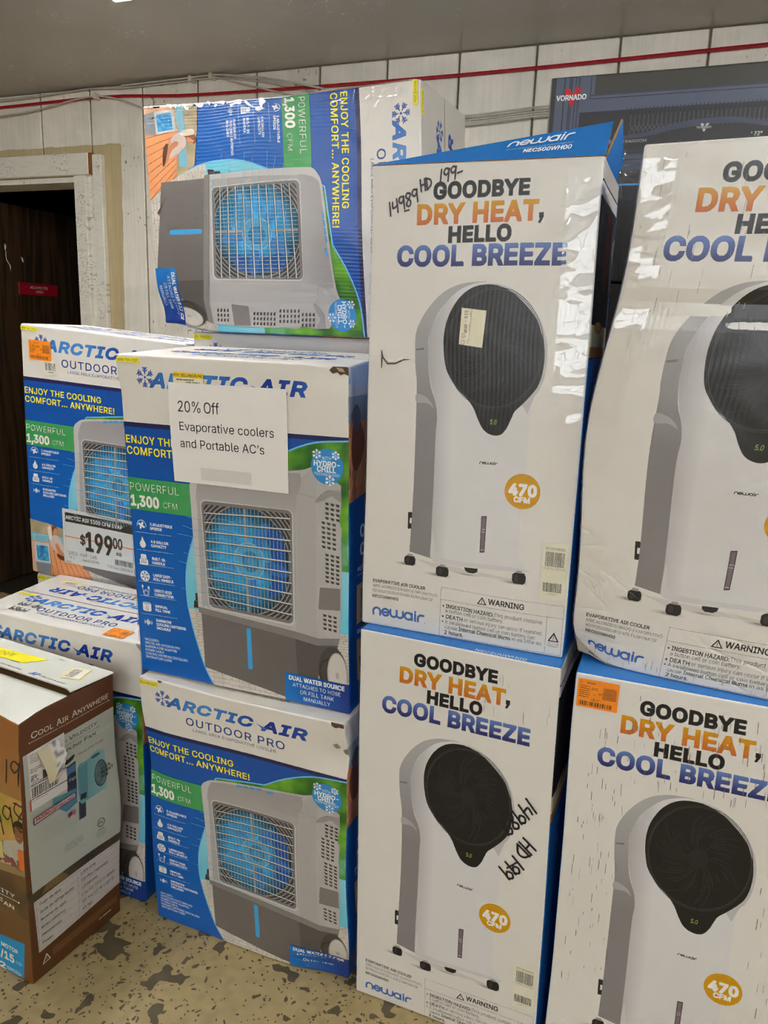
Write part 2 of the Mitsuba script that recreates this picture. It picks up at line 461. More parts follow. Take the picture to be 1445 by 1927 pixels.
def cellmesh(poly, ax, ay):
    V, F, n = [], [], 0
    for q in polys(poly):
        x0, y0, x1, y1 = q.bounds
        i0, i1 = np.searchsorted(ax, x0 + 1e-6) - 1, np.searchsorted(ax, x1 - 1e-6)
        j0, j1 = np.searchsorted(ay, y0 + 1e-6) - 1, np.searchsorted(ay, y1 - 1e-6)
        i0, j0 = max(i0, 0), max(j0, 0); i1, j1 = min(i1, len(ax) - 1), min(j1, len(ay) - 1)
        for i in range(i0, i1):
            col = q if i1 - i0 <= 1 else shapely.clip_by_rect(q, ax[i], y0 - 1, ax[i + 1], y1 + 1)
            if col.is_empty: continue
            for j in range(j0, j1):
                c = col if j1 - j0 <= 1 else shapely.clip_by_rect(col, ax[i] - 1, ay[j], ax[i + 1] + 1, ay[j + 1])
                for g in polys(c):
                    if g.area < 1e-6: continue
                    if not g.is_valid: g = g.buffer(0)
                    for gg in polys(g):
                        v, f = tri(gg)
                        if len(f): V.append(v); F.append(f + n); n += len(v)
    if not V: return np.zeros((0, 2)), np.zeros((0, 3), int)
    return np.vstack(V), np.vstack(F)


# ------------------------------------------------------------------ cartons
class Carton:
    """A printed carton: local x right, y into the depth, z up; pose() puts it in the room. Everything on it goes through the same dents."""
    def __init__(s, key, w, d, h, at, yaw=0, lean=0, ly=0, rz=0, rolled=False, seed=0, amp=0.006, dents=(), lift=0.0, mat='print_smooth'):
        s.key, s.w, s.d, s.h, s.at, s.yaw, s.lean, s.ly, s.rz, s.rolled = key, w, d, h, np.array(at, float), yaw, lean, ly, rz, rolled
        s.seed, s.amp, s.dents, s.lift, s.mat = seed, amp, dents, lift, mat

    def shell(s, P, off):
        L = np.array([s.w, s.d, s.h])
        q = np.clip(P, RAD, L - RAD); v = P - q
        n = np.linalg.norm(v, axis=1, keepdims=True)
        return q + v / np.maximum(n, 1e-9) * (RAD + np.asarray(off).reshape(-1, 1))

    def warp(s, P):
        P = P.copy(); q = P / 0.23 + s.seed * 7.7
        dis = np.stack([meshkit.noise(q, s.seed * 3 + k) - 0.5 for k in range(3)], 1) * s.amp * 2
        rest = np.clip(np.minimum(P[:, 2:3], s.h - P[:, 2:3]) / 0.04, 0, 1) if not s.rolled else np.clip(np.minimum(P[:, 0:1], s.w - P[:, 0:1]) / 0.04, 0, 1)
        if s.rolled: dis[:, 0:1] *= rest
        else: dis[:, 2:3] *= rest
        P = P + dis
        for c, r, v in s.dents:
            dd = np.linalg.norm((P - np.array(c)) / np.array(r), axis=1)
            P = P + np.exp(-dd ** 2)[:, None] * np.array(v)
        if s.lift:
            t = np.clip((P[:, 2] - s.h + 0.05) / 0.05, 0, 1)
            P[:, 2] += s.lift * t * np.clip(P[:, 1] / s.d, 0, 1)
        return P

    def pose(s, P):
        P = s.warp(P)
        if s.rolled: P = np.stack([P[:, 2], P[:, 1], s.w - P[:, 0]], 1)
        X, Y, Z = P[:, 0] + s.lean * P[:, 2], P[:, 1] + s.ly * P[:, 2], P[:, 2] + s.rz * P[:, 0]
        c, n = math.cos(s.yaw), math.sin(s.yaw)
        return np.stack([X * c - Y * n, X * n + Y * c, Z], 1) + s.at

    def on(s, face, a, b):
        """Face coordinates in metres (a right, b down) -> local point on the flat face."""
        o = np.zeros_like(a)
        return {'front': np.stack([a, o, s.h - b], 1), 'right': np.stack([o + s.w, a, s.h - b], 1), 'left': np.stack([o, s.d - a, s.h - b], 1),
                'back': np.stack([s.w - a, o + s.d, s.h - b], 1), 'top': np.stack([a, s.d - b, o + s.h], 1), 'bottom': np.stack([a, b, o], 1)}[face]

    def size(s, face):
        return {'front': (s.w, s.h), 'back': (s.w, s.h), 'right': (s.d, s.h), 'left': (s.d, s.h), 'top': (s.w, s.d), 'bottom': (s.w, s.d)}[face]

    def body(s, colors, faces=('front', 'back', 'left', 'right', 'bottom'), name='board_body', label=None):
        V, F, UV, C, n = [], [], [], [], 0
        for fc in faces:
            w, h = s.size(fc); gx, gy = lines(w), lines(h)
            A, B = np.meshgrid(gx, gy); a, b = A.ravel(), B.ravel()
            V.append(s.pose(s.shell(s.on(fc, a, b), np.zeros(len(a))))); UV.append(np.c_[a, h - b]); C.append(np.tile(lin(colors.get(fc, colors['*'])), (len(a), 1)))
            i, j = np.meshgrid(np.arange(len(gx) - 1), np.arange(len(gy) - 1)); k = (j * len(gx) + i).ravel(); W = len(gx)
            F.append(np.vstack([np.c_[k, k + W, k + 1], np.c_[k + 1, k + W, k + W + 1]]) + n); n += len(a)
        key = part(s.key, name, (np.vstack(V), np.vstack(F)), s.mat, smooth=True, uv=np.vstack(UV), color=np.vstack(C))
        if label: tag(key, label)
        return key

    def flaps(s, color, gap=0.002, inner=(150, 118, 84)):
        """The two long top flaps that meet over the middle, each a board of its own."""
        s.slab('top_lining', 'top', (0.003, 0.003, s.w - 0.003, s.d - 0.003), inner, off=-0.006)
        return [s.slab('top_flap', 'top', (0, s.d - b, s.w, s.d - a), color) for a, b in ((0.0, s.d / 2 - gap), (s.d / 2 + gap, s.d))]

    def slab(s, name, face, rect, color, off=0.0, thick=0.0035, parent=None, label=None, mat=None, bow=None):
        x0, y0, x1, y1 = rect
        gx, gy = lines(s.size(face)[0]), lines(s.size(face)[1])
        gx = np.unique(np.r_[x0, gx[(gx > x0) & (gx < x1)], x1]); gy = np.unique(np.r_[y0, gy[(gy > y0) & (gy < y1)], y1])
        A, B = np.meshgrid(gx, gy); a, b = A.ravel(), B.ravel(); W, Hn = len(gx), len(gy)
        o = np.full(len(a), off) + (bow(a, b) if bow else 0)
        top, bot = s.pose(s.shell(s.on(face, a, b), o)), s.pose(s.shell(s.on(face, a, b), o - thick))
        i, j = np.meshgrid(np.arange(W - 1), np.arange(Hn - 1)); k = (j * W + i).ravel(); N = len(a)
        f = np.vstack([np.c_[k, k + W, k + 1], np.c_[k + 1, k + W, k + W + 1]])
        rim = np.r_[np.arange(W - 1), np.arange(Hn - 1) * W + W - 1, (Hn - 1) * W + np.arange(W - 1, 0, -1), np.arange(Hn - 1, 0, -1) * W]
        nx = np.roll(rim, -1)
        # the rim gets its own vertices, so that the top keeps its own normals
        V = np.vstack([top, bot, top[rim], bot[rim]]); m = len(rim); q = 2 * N + np.arange(m); q2 = 2 * N + np.roll(np.arange(m), -1)
        Fs = np.vstack([f, f[:, ::-1] + N, np.c_[q, q2, q + m], np.c_[q2, q2 + m, q + m]])
        UV = np.r_[np.c_[a, b], np.c_[a, b], np.c_[a, b][rim], np.c_[a, b][rim]]
        C = np.tile(lin(color), (len(V), 1)); C[2 * N:] = lin(color) * 0.6 + lin((150, 112, 74)) * 0.4
        key = part(parent or s.key, name, (V, Fs), mat or s.mat, smooth=True, uv=UV, color=C)
        if label: tag(key, label)
        return key

    def art(s, face, art, base=0.0, label={}, mat=None, parent=None, x0=0.0, y0=0.0, within=None):
        """Lays a face's print on the carton. A print that covers the face is a part; what is printed on it is its sub-part."""
        keys, holder = {}, None
        for pt, (V, F, C, lv) in art.build().items():
            nm = pt.split('#')[0]
            P = s.pose(s.shell(s.on(face, V[:, 0] / 1000 + x0, V[:, 1] / 1000 + y0), base + 0.00016 * lv))
            up = within(pt) if within else holder or parent or s.key
            keys[pt] = part(up, nm, (P, F), mat or s.mat, smooth=True, uv=np.c_[V[:, 0] / 1000 + x0, -V[:, 1] / 1000 - y0], color=C)
            if nm in ('front_print', 'side_print'): holder = keys[pt]
            if nm in label: tag(keys[pt], label[nm])
            elif nm in STUFF: tag(keys[pt], kind='stuff')
        return keys


def grad(y0, c0, y1, c1):
    c0, c1 = np.array(c0, float), np.array(c1, float)
    return lambda x, y: c0 + np.clip((y - y0) / (y1 - y0), 0, 1)[:, None] * (c1 - c0)


def gradx(x0, c0, x1, c1):
    f = grad(x0, c0, x1, c1)
    return lambda x, y: f(y, x)


def blur(c0, c1, sc, seed=0, c2=None):
    c0, c1 = np.array(c0, float), np.array(c1, float)
    def f(x, y):
        t = meshkit.fbm(np.stack([x / sc, y / sc, 0 * x + seed * 3.1], -1), 3, seed)
        t = np.clip((t - 0.3) / 0.4, 0, 1)[:, None]
        return c0 + t * (c1 - c0)
    return f


def pen(strokes, x, y, k, rot=0.0, w=2.2):
    """Marker handwriting: strokes in letter units, scaled by k, turned by rot degrees."""
    g = shapely.union_all([LineString(curve(q, 4) if len(q) > 2 else q).buffer(w / 2, quad_segs=3) for q in strokes])
    return g


DIG = {'1': [[(0.1, 0.0), (0.0, 1.0)]], '4': [[(0.05, 0.1), (0.0, 0.55), (0.45, 0.5)], [(0.45, 0.0), (0.38, 1.0)]],
       '9': [[(0.45, 0.15), (0.2, 0.0), (0.0, 0.25), (0.2, 0.5), (0.45, 0.25), (0.45, 0.1), (0.38, 1.0)]],
       '8': [[(0.45, 0.12), (0.2, 0.0), (0.05, 0.25), (0.4, 0.7), (0.2, 1.0), (0.0, 0.75), (0.42, 0.3), (0.45, 0.12)]],
       'H': [[(0.05, 0), (0.0, 1.0)], [(0.5, 0), (0.42, 1.0)], [(0.03, 0.5), (0.45, 0.46)]],
       'D': [[(0.05, 0), (0.0, 1.0)], [(0.0, 0.03), (0.4, 0.2), (0.45, 0.6), (0.0, 1.0)]],
       '-': [[(0.0, 0.6), (0.4, 0.55)]], ' ': [],
       'A': [[(0, 1), (0.3, 0), (0.5, 1)], [(0.1, 0.65), (0.45, 0.6)]], 'N': [[(0, 1), (0.05, 0), (0.45, 1), (0.5, 0)]],
       'E': [[(0.45, 0), (0.05, 0.03), (0.0, 1.0), (0.45, 0.95)], [(0.03, 0.5), (0.38, 0.48)]], 'R': [[(0.0, 1), (0.05, 0), (0.45, 0.2), (0.05, 0.5), (0.5, 1.0)]],
       'S': [[(0.45, 0.1), (0.1, 0.1), (0.1, 0.45), (0.42, 0.6), (0.35, 0.95), (0, 0.9)]], 'O': [[(0.25, 0), (0, 0.4), (0.2, 1), (0.5, 0.6), (0.25, 0)]]}


def hand(text, x, y, cap, rot=0.0, w=2.2, slant=0.0):
    out, cx = [], 0.0
    for c in text:
        for q in DIG[c]:
            p = np.array(q, float) * cap + [cx, 0]
            out.append(LineString(curve(p, 4) if len(p) > 2 else p).buffer(w / 2, quad_segs=3))
        cx += cap * (0.32 if c == '1' else 0.62)
    g = shapely.union_all(out)
    g = affinity.affine_transform(g, [1, -slant, 0, 1, slant * cap, 0])
    return affinity.translate(affinity.rotate(g, rot, origin=(0, 0)), x, y)


def logo_newair(cap, width, sw):
    """The rounded 'newair' word mark as strokes; x height = cap, baseline at 0, y down."""
    def arc(cx, cy, r, a0, a1, n=14):
        t = np.radians(np.linspace(a0, a1, n)); return np.c_[cx + r * np.cos(t), cy - r * np.sin(t)]
    st = []; r = 0.5
    st.append(np.vstack([[(0, 0)], arc(.5, -.5, r, 180, 0), [(1.0, 0)]]))                        # n
    st.append(np.vstack([[(1.28, -.5)], [(2.2, -.5)], arc(1.78, -.5, r, 0, 320, 24)]))             # e
    st.append(np.vstack([[(2.5, -1)], arc(2.95, -.45, .45, 180, 360), [(3.4, -1)]]))
    st.append(np.vstack([[(3.4, -1)], arc(3.85, -.45, .45, 180, 360), [(4.3, -1)]]))              # w
    st.append(np.vstack([arc(5.05, -.5, r, 0, 360, 28)])); st.append([(5.55, -1), (5.55, 0)])     # a
    st.append([(6.0, -.92), (6.0, 0)]); st.append([(6.0, -1.32), (6.0, -1.28)])                   # i
    st.append(np.vstack([[(6.4, 0)], arc(6.85, -.5, .45, 180, 85, 8), [(7.15, -.95)]]))           # r
    k = (width - sw) / 7.15
    return shapely.union_all([LineString(np.array(q) * [k, cap - sw] + [sw / 2, -sw / 2]).buffer(sw / 2, quad_segs=4) for q in st])


def snowflake(cx, cy, r, w):
    out = [Point(0, 0).buffer(r * 0.14)]
    for i in range(6):
        a = math.radians(60 * i + 30)
        d = np.array([math.cos(a), math.sin(a)]); n = np.array([-d[1], d[0]])
        out.append(LineString([d * r * 0.34, d * r]).buffer(w / 2))
        for t in (0.52, 0.76):
            for sgn in (1, -1):
                out.append(LineString([d * r * t, d * r * (t + 0.22) + sgn * n * r * 0.24]).buffer(w / 2))
    return affinity.translate(shapely.union_all(out), cx, cy)
# ------------------------------------------------------------------ print of the tall white cooler cartons
INK, WHITE = (17, 17, 19), (222, 219, 213)
NW, ND, NH = 0.395, 0.262, 0.85


def tall_front(hand_marks=None):
    A = Art(395, 850)
    A.cur = 'front_print'; A.R(0, 0, 395, 850, WHITE)
    A.cur = 'headline_lettering'
    A.T('GOODBYE', 115, 278, 55, 23, INK, w=0.088, track=4)
    A.cur = 'headline_lettering#2'; A.T('DRY HEAT', 87, 295, 95, 29.5, grad(65, (206, 148, 14), 95, (196, 104, 40)), w=0.075, track=4, fine=6)
    A.P([(298, 84), (306, 84), (306, 91), (301, 101), (297, 100), (300, 93), (298, 92)], INK)
    A.cur = 'headline_lettering#3'; A.T('HELLO', 145, 252, 126, 23.5, INK, w=0.088, track=4)
    A.cur = 'headline_lettering#4'; A.T('COOL BREEZE', 53, 345, 164, 31, grad(133, (92, 122, 184), 163, (40, 46, 108)), w=0.075, track=3, fine=6)
    A.cur = 'cooler_picture'
    for cx, cy, rx in ((96, 716, 22), (160, 728, 26), (214, 716, 26), (300, 718, 26)):
        for k, c in ((1.0, (208, 205, 199)), (0.7, (188, 185, 180)), (0.45, (150, 148, 144))):
            A.E(cx - 6, cy, rx * k, 4.2 * k, c)
    A.P([(110, 703), (300, 712), (296, 716), (150, 716)], (205, 202, 197))
    bound = curve([(120, 367), (126, 381), (134, 404), (138, 430), (137, 472), (136, 605), (137, 697)], 5)
    upper = curve([(217, 192), (197, 193.5), (170, 205), (147, 225), (130, 252), (120, 275), (117, 299), (117, 323), (120, 350), (124, 372), (130, 388)], 5)
    side = np.vstack([curve([(217, 191.5), (197, 192), (170, 195.5), (142, 208), (119, 230), (102, 256), (93, 280), (92, 307), (94, 340), (97, 363), (98, 391), (98, 447), (97, 610), (96, 690)], 5), [(137, 697)],
                      curve([(137, 697), (136, 605), (136, 472), (138, 430), (134, 402), (124, 372), (117, 323), (120, 275), (147, 225), (197, 195)], 4)])
    A.P(side, grad(220, (172, 172, 173), 440, (134, 131, 132)), 12)
    A.P([(94, 309), (109, 306), (109, 310), (94, 312)], (120, 118, 118))
    A.P(curve([(98, 389), (113, 392), (124, 400), (131, 412), (118, 404), (98, 404)], 4, True), (168, 166, 167))
    front = np.vstack([curve([(217, 192), (197, 194.5), (170, 205), (147, 225), (130, 252), (120, 275), (117, 299), (117, 323), (121, 352), (128, 382), (135, 405), (138, 430), (136, 472), (136, 605), (137, 697)], 5),
                       [(148, 703), (171, 705), (314, 698), (313, 684), (304, 677), (299, 668)], curve([(299, 668), (299, 583), (303, 512), (304, 457), (305, 416), (309, 376), (322, 335)], 4), [(322, 300), (280, 215), (240, 195)]])
    A.P(front, gradx(118, (176, 174, 178), 168, (216, 215, 216)), 8)
    A.P(curve([(139, 640), (139, 696), (172, 703), (312, 696), (300, 690), (175, 694), (146, 684)], 4), (206, 205, 206))
    A.P(curve([(228, 194), (260, 202), (292, 226), (316, 260), (327, 300), (326, 340), (318, 368), (310, 380), (300, 410)], 4).tolist() + [(290, 395), (310, 340), (312, 290), (280, 225)], (188, 187, 189))
    black = np.vstack([curve([(217, 196), (190, 202), (167, 221), (151, 251), (145, 281), (146, 311), (152, 341), (163, 361), (175, 376), (193, 392), (205, 408), (213, 426), (222, 442), (232, 450), (245, 453), (257, 449), (266, 436), (272, 421), (278, 407), (291, 393), (306, 375), (316, 359), (322, 335), (323, 306), (318, 280), (306, 252), (289, 231), (264, 210), (240, 199)], 5, True)])
    A.P(black, (22, 21, 22))
    A.P(ell(235, 303, 84, 100, 64).difference(ell(235, 303, 83, 99, 64)), (66, 65, 65))
    A.P(ell(235, 303, 86.5, 103, 64).difference(ell(235, 303, 85.6, 102, 64)), (52, 51, 51))
    sw, r = [], random.Random(5)
    for i in range(64):
        a0 = i / 64 * 2 * math.pi
        t = np.linspace(0.18, 0.97, 14); a = a0 + 0.75 * t ** 1.5
        if r.random() < 0.75:
            k0 = r.randint(0, 6); k1 = r.randint(8, 14)
            sw.append(LineString(np.c_[235 + 82 * t * np.cos(a), 303 + 98 * t * np.sin(a)][k0:k1]).buffer(0.28))
    A.P(shapely.union_all(sw).intersection(ell(235, 303, 82, 98)), (60, 59, 58))
    A.P(ell(235, 303, 17, 20), (32, 31, 32))
    A.cur = 'display_lettering'
    A.T('5.0', 235, 246, 433, 8.5, (156, 196, 74), it=0.12)
    A.cur = 'small_logo'
    A.P(affinity.translate(logo_newair(5, 33, 1.2), 219, 507), INK)
    A.cur = 'cooler_picture'
    A.P([(228, 603), (238, 601.5), (238, 670), (229, 671.5)], (72, 64, 70)); A.P([(229.5, 605), (236.5, 603.5), (236.5, 668), (230.5, 669)], (120, 106, 114))
    for y in (627, 632, 666): A.L([(230, y), (236.5, y - 0.3)], 0.9, (216, 212, 214))
    A.P(rounded([(89, 611), (97, 610.5), (97, 643.5), (90, 644)], 1.5).difference(sbox(93, 622, 97, 633)), (34, 33, 34))
    for cx, cy, rx, ry in ((98, 708, 11, 9.5), (162, 719.5, 12, 10), (304, 709, 12.5, 10.5)):
        A.P(rounded([(cx - rx, cy - ry * .6), (cx - rx * .6, cy - ry), (cx + rx * .75, cy - ry), (cx + rx, cy - ry * .4), (cx + rx, cy + ry * .6), (cx + rx * .6, cy + ry), (cx - rx * .7, cy + ry), (cx - rx, cy + ry * .5)], 2), (26, 26, 27))
        A.E(cx - rx * .35, cy, rx * .32, ry * .7, (48, 47, 48)); A.R(cx - 5, cy - ry - 4, cx + 5, cy - ry + 0.5, (146, 144, 146))
    A.P([(203, 704), (228, 702.5), (227, 709), (221, 713), (209, 713), (204, 709)], (28, 28, 29))
    A.cur = 'power_badge'
    A.E(299, 550, 32, 32, (204, 150, 16))
    A.T('470', 276, 323, 557, 19, (238, 236, 230), w=0.10, track=2); A.T('CFM', 285, 313, 570, 9.5, (238, 236, 230), w=0.09, track=2)
    A.cur = 'product_lettering'
    A.T('EVAPORATIVE AIR COOLER', 24, 131, 763, 6.4, INK, w=0.04); A.T('AIRE ACONDICIONADO EVAPORATIVO', 24, 154, 773, 5.6, (62, 60, 62))
    A.T("REFROIDISSEUR D'AIR \u00c9VAPORATIF", 24, 147, 783, 5.6, (62, 60, 62)); A.T('NEC500WH00', 24, 78, 794.5, 5.8, INK, w=0.04)
    A.cur = 'logo_lettering'
    A.P(affinity.translate(logo_newair(17, 108, 4.2), 24, 830), (66, 104, 172)); A.E(133, 828.5, 0.8, 0.8, (66, 104, 172))
    A.cur = 'warning_notice'
    bw = (96, 95, 97)
    for q in ([(162, 751), (389, 750), (390, 845), (162, 846.5), (162, 751)], [(162, 775), (389.5, 773.5)], [(360.5, 774), (361, 845)]): A.L(q, 0.55, bw)
    A.P(Polygon([(239 - 8, 770), (239, 757), (239 + 8, 770)]).buffer(0.7).difference(Polygon([(239 - 6, 769), (239, 759.3), (239 + 6, 769)])), INK)
    A.L([(239, 762), (239, 766)], 1.0, INK); A.E(239, 767.8, 0.6, 0.6, INK)
    A.T('WARNING', 251, 317, 767.5, 10.5, INK, w=0.035)
    A.T('\u2022 INGESTION HAZARD:', 166, 262, 790.5, 7.6, INK, w=0.03); A.T('This product contains', 263, 352, 789.5, 7.6, (52, 51, 53))
    A.T('a button cell or coin battery.', 172, 281, 799.5, 7.4, (52, 51, 53))
    A.T('\u2022 DEATH', 166, 205, 811.5, 7.6, INK, w=0.03); A.T('or serious injury can occur if ingested.', 208, 354, 810.5, 7.4, (52, 51, 53))
    A.T('\u2022 A swallowed button cell or coin battery can', 166, 341, 821.5, 7.4, (52, 51, 53))
    A.T('cause', 172, 196, 831.5, 7.4, (52, 51, 53)); A.T('Internal Chemical Burns', 199, 296, 831.3, 7.6, INK, w=0.03); A.T('in as little as', 299, 354, 831, 7.4, (52, 51, 53))
    A.T('2 hours.', 172, 208, 842.5, 7.6, INK, w=0.03)
    A.P(Polygon([(366, 819), (375, 803), (384, 819)]).buffer(0.8).difference(Polygon([(368.4, 818), (375, 806.3), (381.6, 818)])), INK)
    A.L([(375, 809), (375, 814)], 1.1, INK); A.E(375, 816, 0.7, 0.7, INK)
    A.P(ell(375, 824, 10, 3).difference(ell(375, 824, 8.8, 2.2)), (120, 118, 120)); A.P(ell(375, 827.5, 10, 3).difference(ell(375, 826.6, 10, 3)), (110, 108, 110))
    return A


def barcode_sticker():
    A = Art(44, 104); A.cur = 'barcode_sticker'
    A.P(rounded([(0, 0), (44, 0), (44, 104), (0, 104)], 1.5), (226, 223, 203))
    A.T('NEC500WH00', 5, 39, 12.5, 4.6, (52, 50, 48)); A.bars(5, 16, 39, 43, (44, 42, 40), 3); A.T('8 10026 82070 8', 3, 41, 48, 3.2, (60, 58, 54))
    A.bars(4, 73, 39, 90, (44, 42, 40), 8); A.T('810026820708', 13, 31, 95, 2.4, (70, 66, 60))
    return A


def tall_side():
    A = Art(268, 850); A.cur = 'side_print'
    A.R(0, 0, 360, 850, (30, 104, 178))
    A.P([(0, 0), (360, 0), (360, 314), (0, 314)], (28, 26, 26))
    A.R(0, 0, 360, 34, (178, 172, 164)); A.R(0, 34, 360, 37, (32, 30, 30)); A.R(0, 37, 360, 58, (196, 192, 188)); A.R(0, 58, 360, 200, blur((26, 24, 25), (58, 50, 48), 60, 3), 20)
    A.R(120, 70, 170, 190, (110, 16, 28)); A.P(curve([(200, 90), (260, 70), (320, 100), (300, 180), (220, 190)], 4, True), (76, 72, 72)); A.E(250, 120, 32, 22, (140, 132, 128))
    A.R(0, 258, 360, 298, blur((188, 172, 136), (206, 192, 158), 50, 5), 20); A.R(0, 294, 360, 312, (150, 104, 54)); A.E(90, 262, 60, 10, (170, 128, 76))
    A.cur = 'side_lettering'
    for i, c in enumerate('TBV'): A.cur = f'side_letter#{i}'; A.T(c, 92, 112, 372 + 42 * i, 22, (206, 216, 230))
    return A


def tall_flap():
    A = Art(395, 80); A.cur = 'flap_lettering'
    A.P(affinity.affine_transform(logo_newair(15, 104, 3.6), [1, -0.25, 0, 1, 0, 0]).buffer(0.25), (236, 240, 246)) if False else None
    return A


FRONT_N, SIDE_N, STICK_N = tall_front(), tall_side(), barcode_sticker()
LAB_N = {'cooler_picture': 'printed picture of a white tower cooler with a black round grille', 'power_badge': 'round gold badge printed on the front', 'warning_notice': 'ruled warning notice', 'barcode_sticker': 'cream barcode sticker'}


def tall_carton(key, label, at, marks=None, top_text=True, **kw):
    C = Carton(key, NW, ND, NH, at, **kw)
    tag(key, label, 'box', 'tall white cooler cartons')
    C.body({'*': (214, 211, 205), 'front': WHITE, 'right': (30, 104, 178), 'left': (30, 104, 178)})
    C.art('front', FRONT_N, label=LAB_N)
    C.art('right', SIDE_N)
    C.art('front', STICK_N, x0=0.344, y0=0.636, base=0.0009, label=LAB_N)
    if marks is not None:
        C.art('front', marks, base=0.0016, label={'marker_writing': 'black marker writing', 'torn_crease': 'torn crease in the board'})
    return C


def marks(build):
    A = Art(395, 850); A.cur = 'marker_writing'; build(A); return A


def wear(A, seed, n, box, col=(120, 112, 100)):
    """Scuffs along the fluting."""
    r = random.Random(seed); out = []
    for i in range(n):
        x, y = r.uniform(box[0], box[2]), r.uniform(box[1], box[3]); l = r.uniform(3, 22)
        out.append(LineString([(x, y), (x + r.uniform(-.6, .6), y + l)]).buffer(r.uniform(0.15, 0.55)))
    A.cur = 'scuff_marks'
    A.P(shapely.union_all(out), col)


BLUE_TOP = (38, 112, 186)
m1 = marks(lambda A: (setattr(A, 'cur', 'torn_crease'), A.P([(27, 346), (26.4, 314), (28, 314), (31, 326), (40, 336.2), (56, 335), (71, 328), (86, 328), (71, 330.5), (56, 338), (39, 339), (29.5, 328), (28.6, 346)], (70, 52, 40)), A.P([(31, 324), (40, 334), (56, 333.5), (71, 327), (70, 324), (56, 330), (42, 330)], (236, 232, 226)), setattr(A, 'cur', 'marker_writing'), A.P(hand('14989', 28, 62, 21, -24, 2.8, 0.2), (40, 26, 38)), A.L([(62, 74), (70, 72)], 2.6, (40, 26, 38)), setattr(A,'cur','marker_writing#2'), A.P(hand('HD', 88, 26, 18, -12, 2.8), (40, 26, 38)), A.P(hand('199-', 121, 13, 20, -12, 2.8, 0.2), (40, 26, 38))))
N1 = tall_carton('tall_cooler_carton', 'upper tall white cooler carton with a raised blue flap and a torn edge', (-0.557, 1.343, 0.85), m1, yaw=0.005, lean=-0.004, ly=-0.015, seed=1, amp=0.004, mat='print_fluted',
                 dents=[((0.0, 0, 0.52), (0.06, .1, .05), (0.003, -0.004, 0)), ((NW, 0, 0.62), (0.03, .1, .12), (0.0, 0.006, 0))])
m2 = marks(lambda A: (A.P(hand('14989', 372, 292, 31, 128, 4.0, 0.1), (22, 20, 24)), setattr(A,'cur','marker_writing#2'), A.P(hand('HD', 372, 372, 31, 124, 4.0), (22, 20, 24)), A.P(hand('199', 352, 418, 31, 128, 4.0), (22, 20, 24)), setattr(A,'cur','marker_writing#3'), A.L([(318, 428), (332, 414), (336, 410)], 3.2, (22, 20, 24))))
wear(m2, 4, 20, (200, 30, 390, 110), (150, 144, 134))
N2 = tall_carton('tall_cooler_carton_001', 'lower tall white cooler carton with black marker writing beside the printed grille', (-0.532, 1.317, 0), m2, yaw=-0.028, lean=-0.021, ly=-0.007, seed=2, amp=0.004)
m3 = marks(lambda A: None)
wear(m3, 6, 90, (10, 14, 380, 240), (170, 164, 156)); wear(m3, 16, 26, (30, 815, 380, 845), (150, 142, 130))
N3 = tall_carton('tall_cooler_carton_002', 'upper tall white cooler carton with a rippled glossy front, leaning over its neighbour', (-0.151, 1.353, 0.85), m3, yaw=-0.088, lean=0.062, ly=-0.084, seed=3, amp=0.006, mat='print_crumpled',
                 dents=[((0, 0, 0.42), (0.16, .3, .22), (-0.022, 0, 0)), ((0, 0, 0.0), (0.05, .1, .045), (0.016, 0.012, 0.012)), ((0.3, 0, 0.62), (0.3, .1, .02), (0, 0.006, 0))])
m4 = marks(lambda A: None)
wear(m4, 8, 110, (30, 20, 380, 180), (120, 112, 100)); wear(m4, 9, 60, (20, 180, 100, 640), (110, 100, 88)); wear(m4, 19, 30, (330, 180, 390, 640), (110, 100, 88))
N4 = tall_carton('tall_cooler_carton_003', 'lower tall white cooler carton with an orange clearance sticker in its corner', (-0.119, 1.303, 0), m4, yaw=0.01, lean=-0.014, ly=-0.006, seed=4, amp=0.004)


def orange_sticker(w=78, h=58):
    A = Art(w, h); A.cur = 'orange_sticker'
    A.P(rounded([(0, 0), (w, 0), (w, h), (0, h)], 2), (246, 140, 26))
    k = (60, 34, 20); s = w / 78
    A.T('RTV', 4 * s, 9 * s, 6 * s, 2.6 * s, k); A.T('SL1006', 18 * s, 34 * s, 9 * s, 4 * s, k, w=0.03); A.T('DL', 4 * s, 9 * s, 10 * s, 3 * s, k)
    A.fineprint(4 * s, 14 * s, 24 * s, 40 * s, 6, k, 3, 0.32); A.fineprint(26 * s, 16 * s, 40 * s, 22 * s, 2, k, 5, 0.4); A.T('07', 41 * s, 47 * s, 29 * s, 4.4 * s, k, w=0.03); A.T('M', 31 * s, 34 * s, 31 * s, 3.4 * s, k)
    A.bars(48 * s, 12 * s, 74 * s, 36 * s, k, 4, False); A.bars(4 * s, 45 * s, 68 * s, 54 * s, k, 6); A.fineprint(28 * s, 39 * s, 46 * s, 43 * s, 2, k, 8, 0.4)
    return A


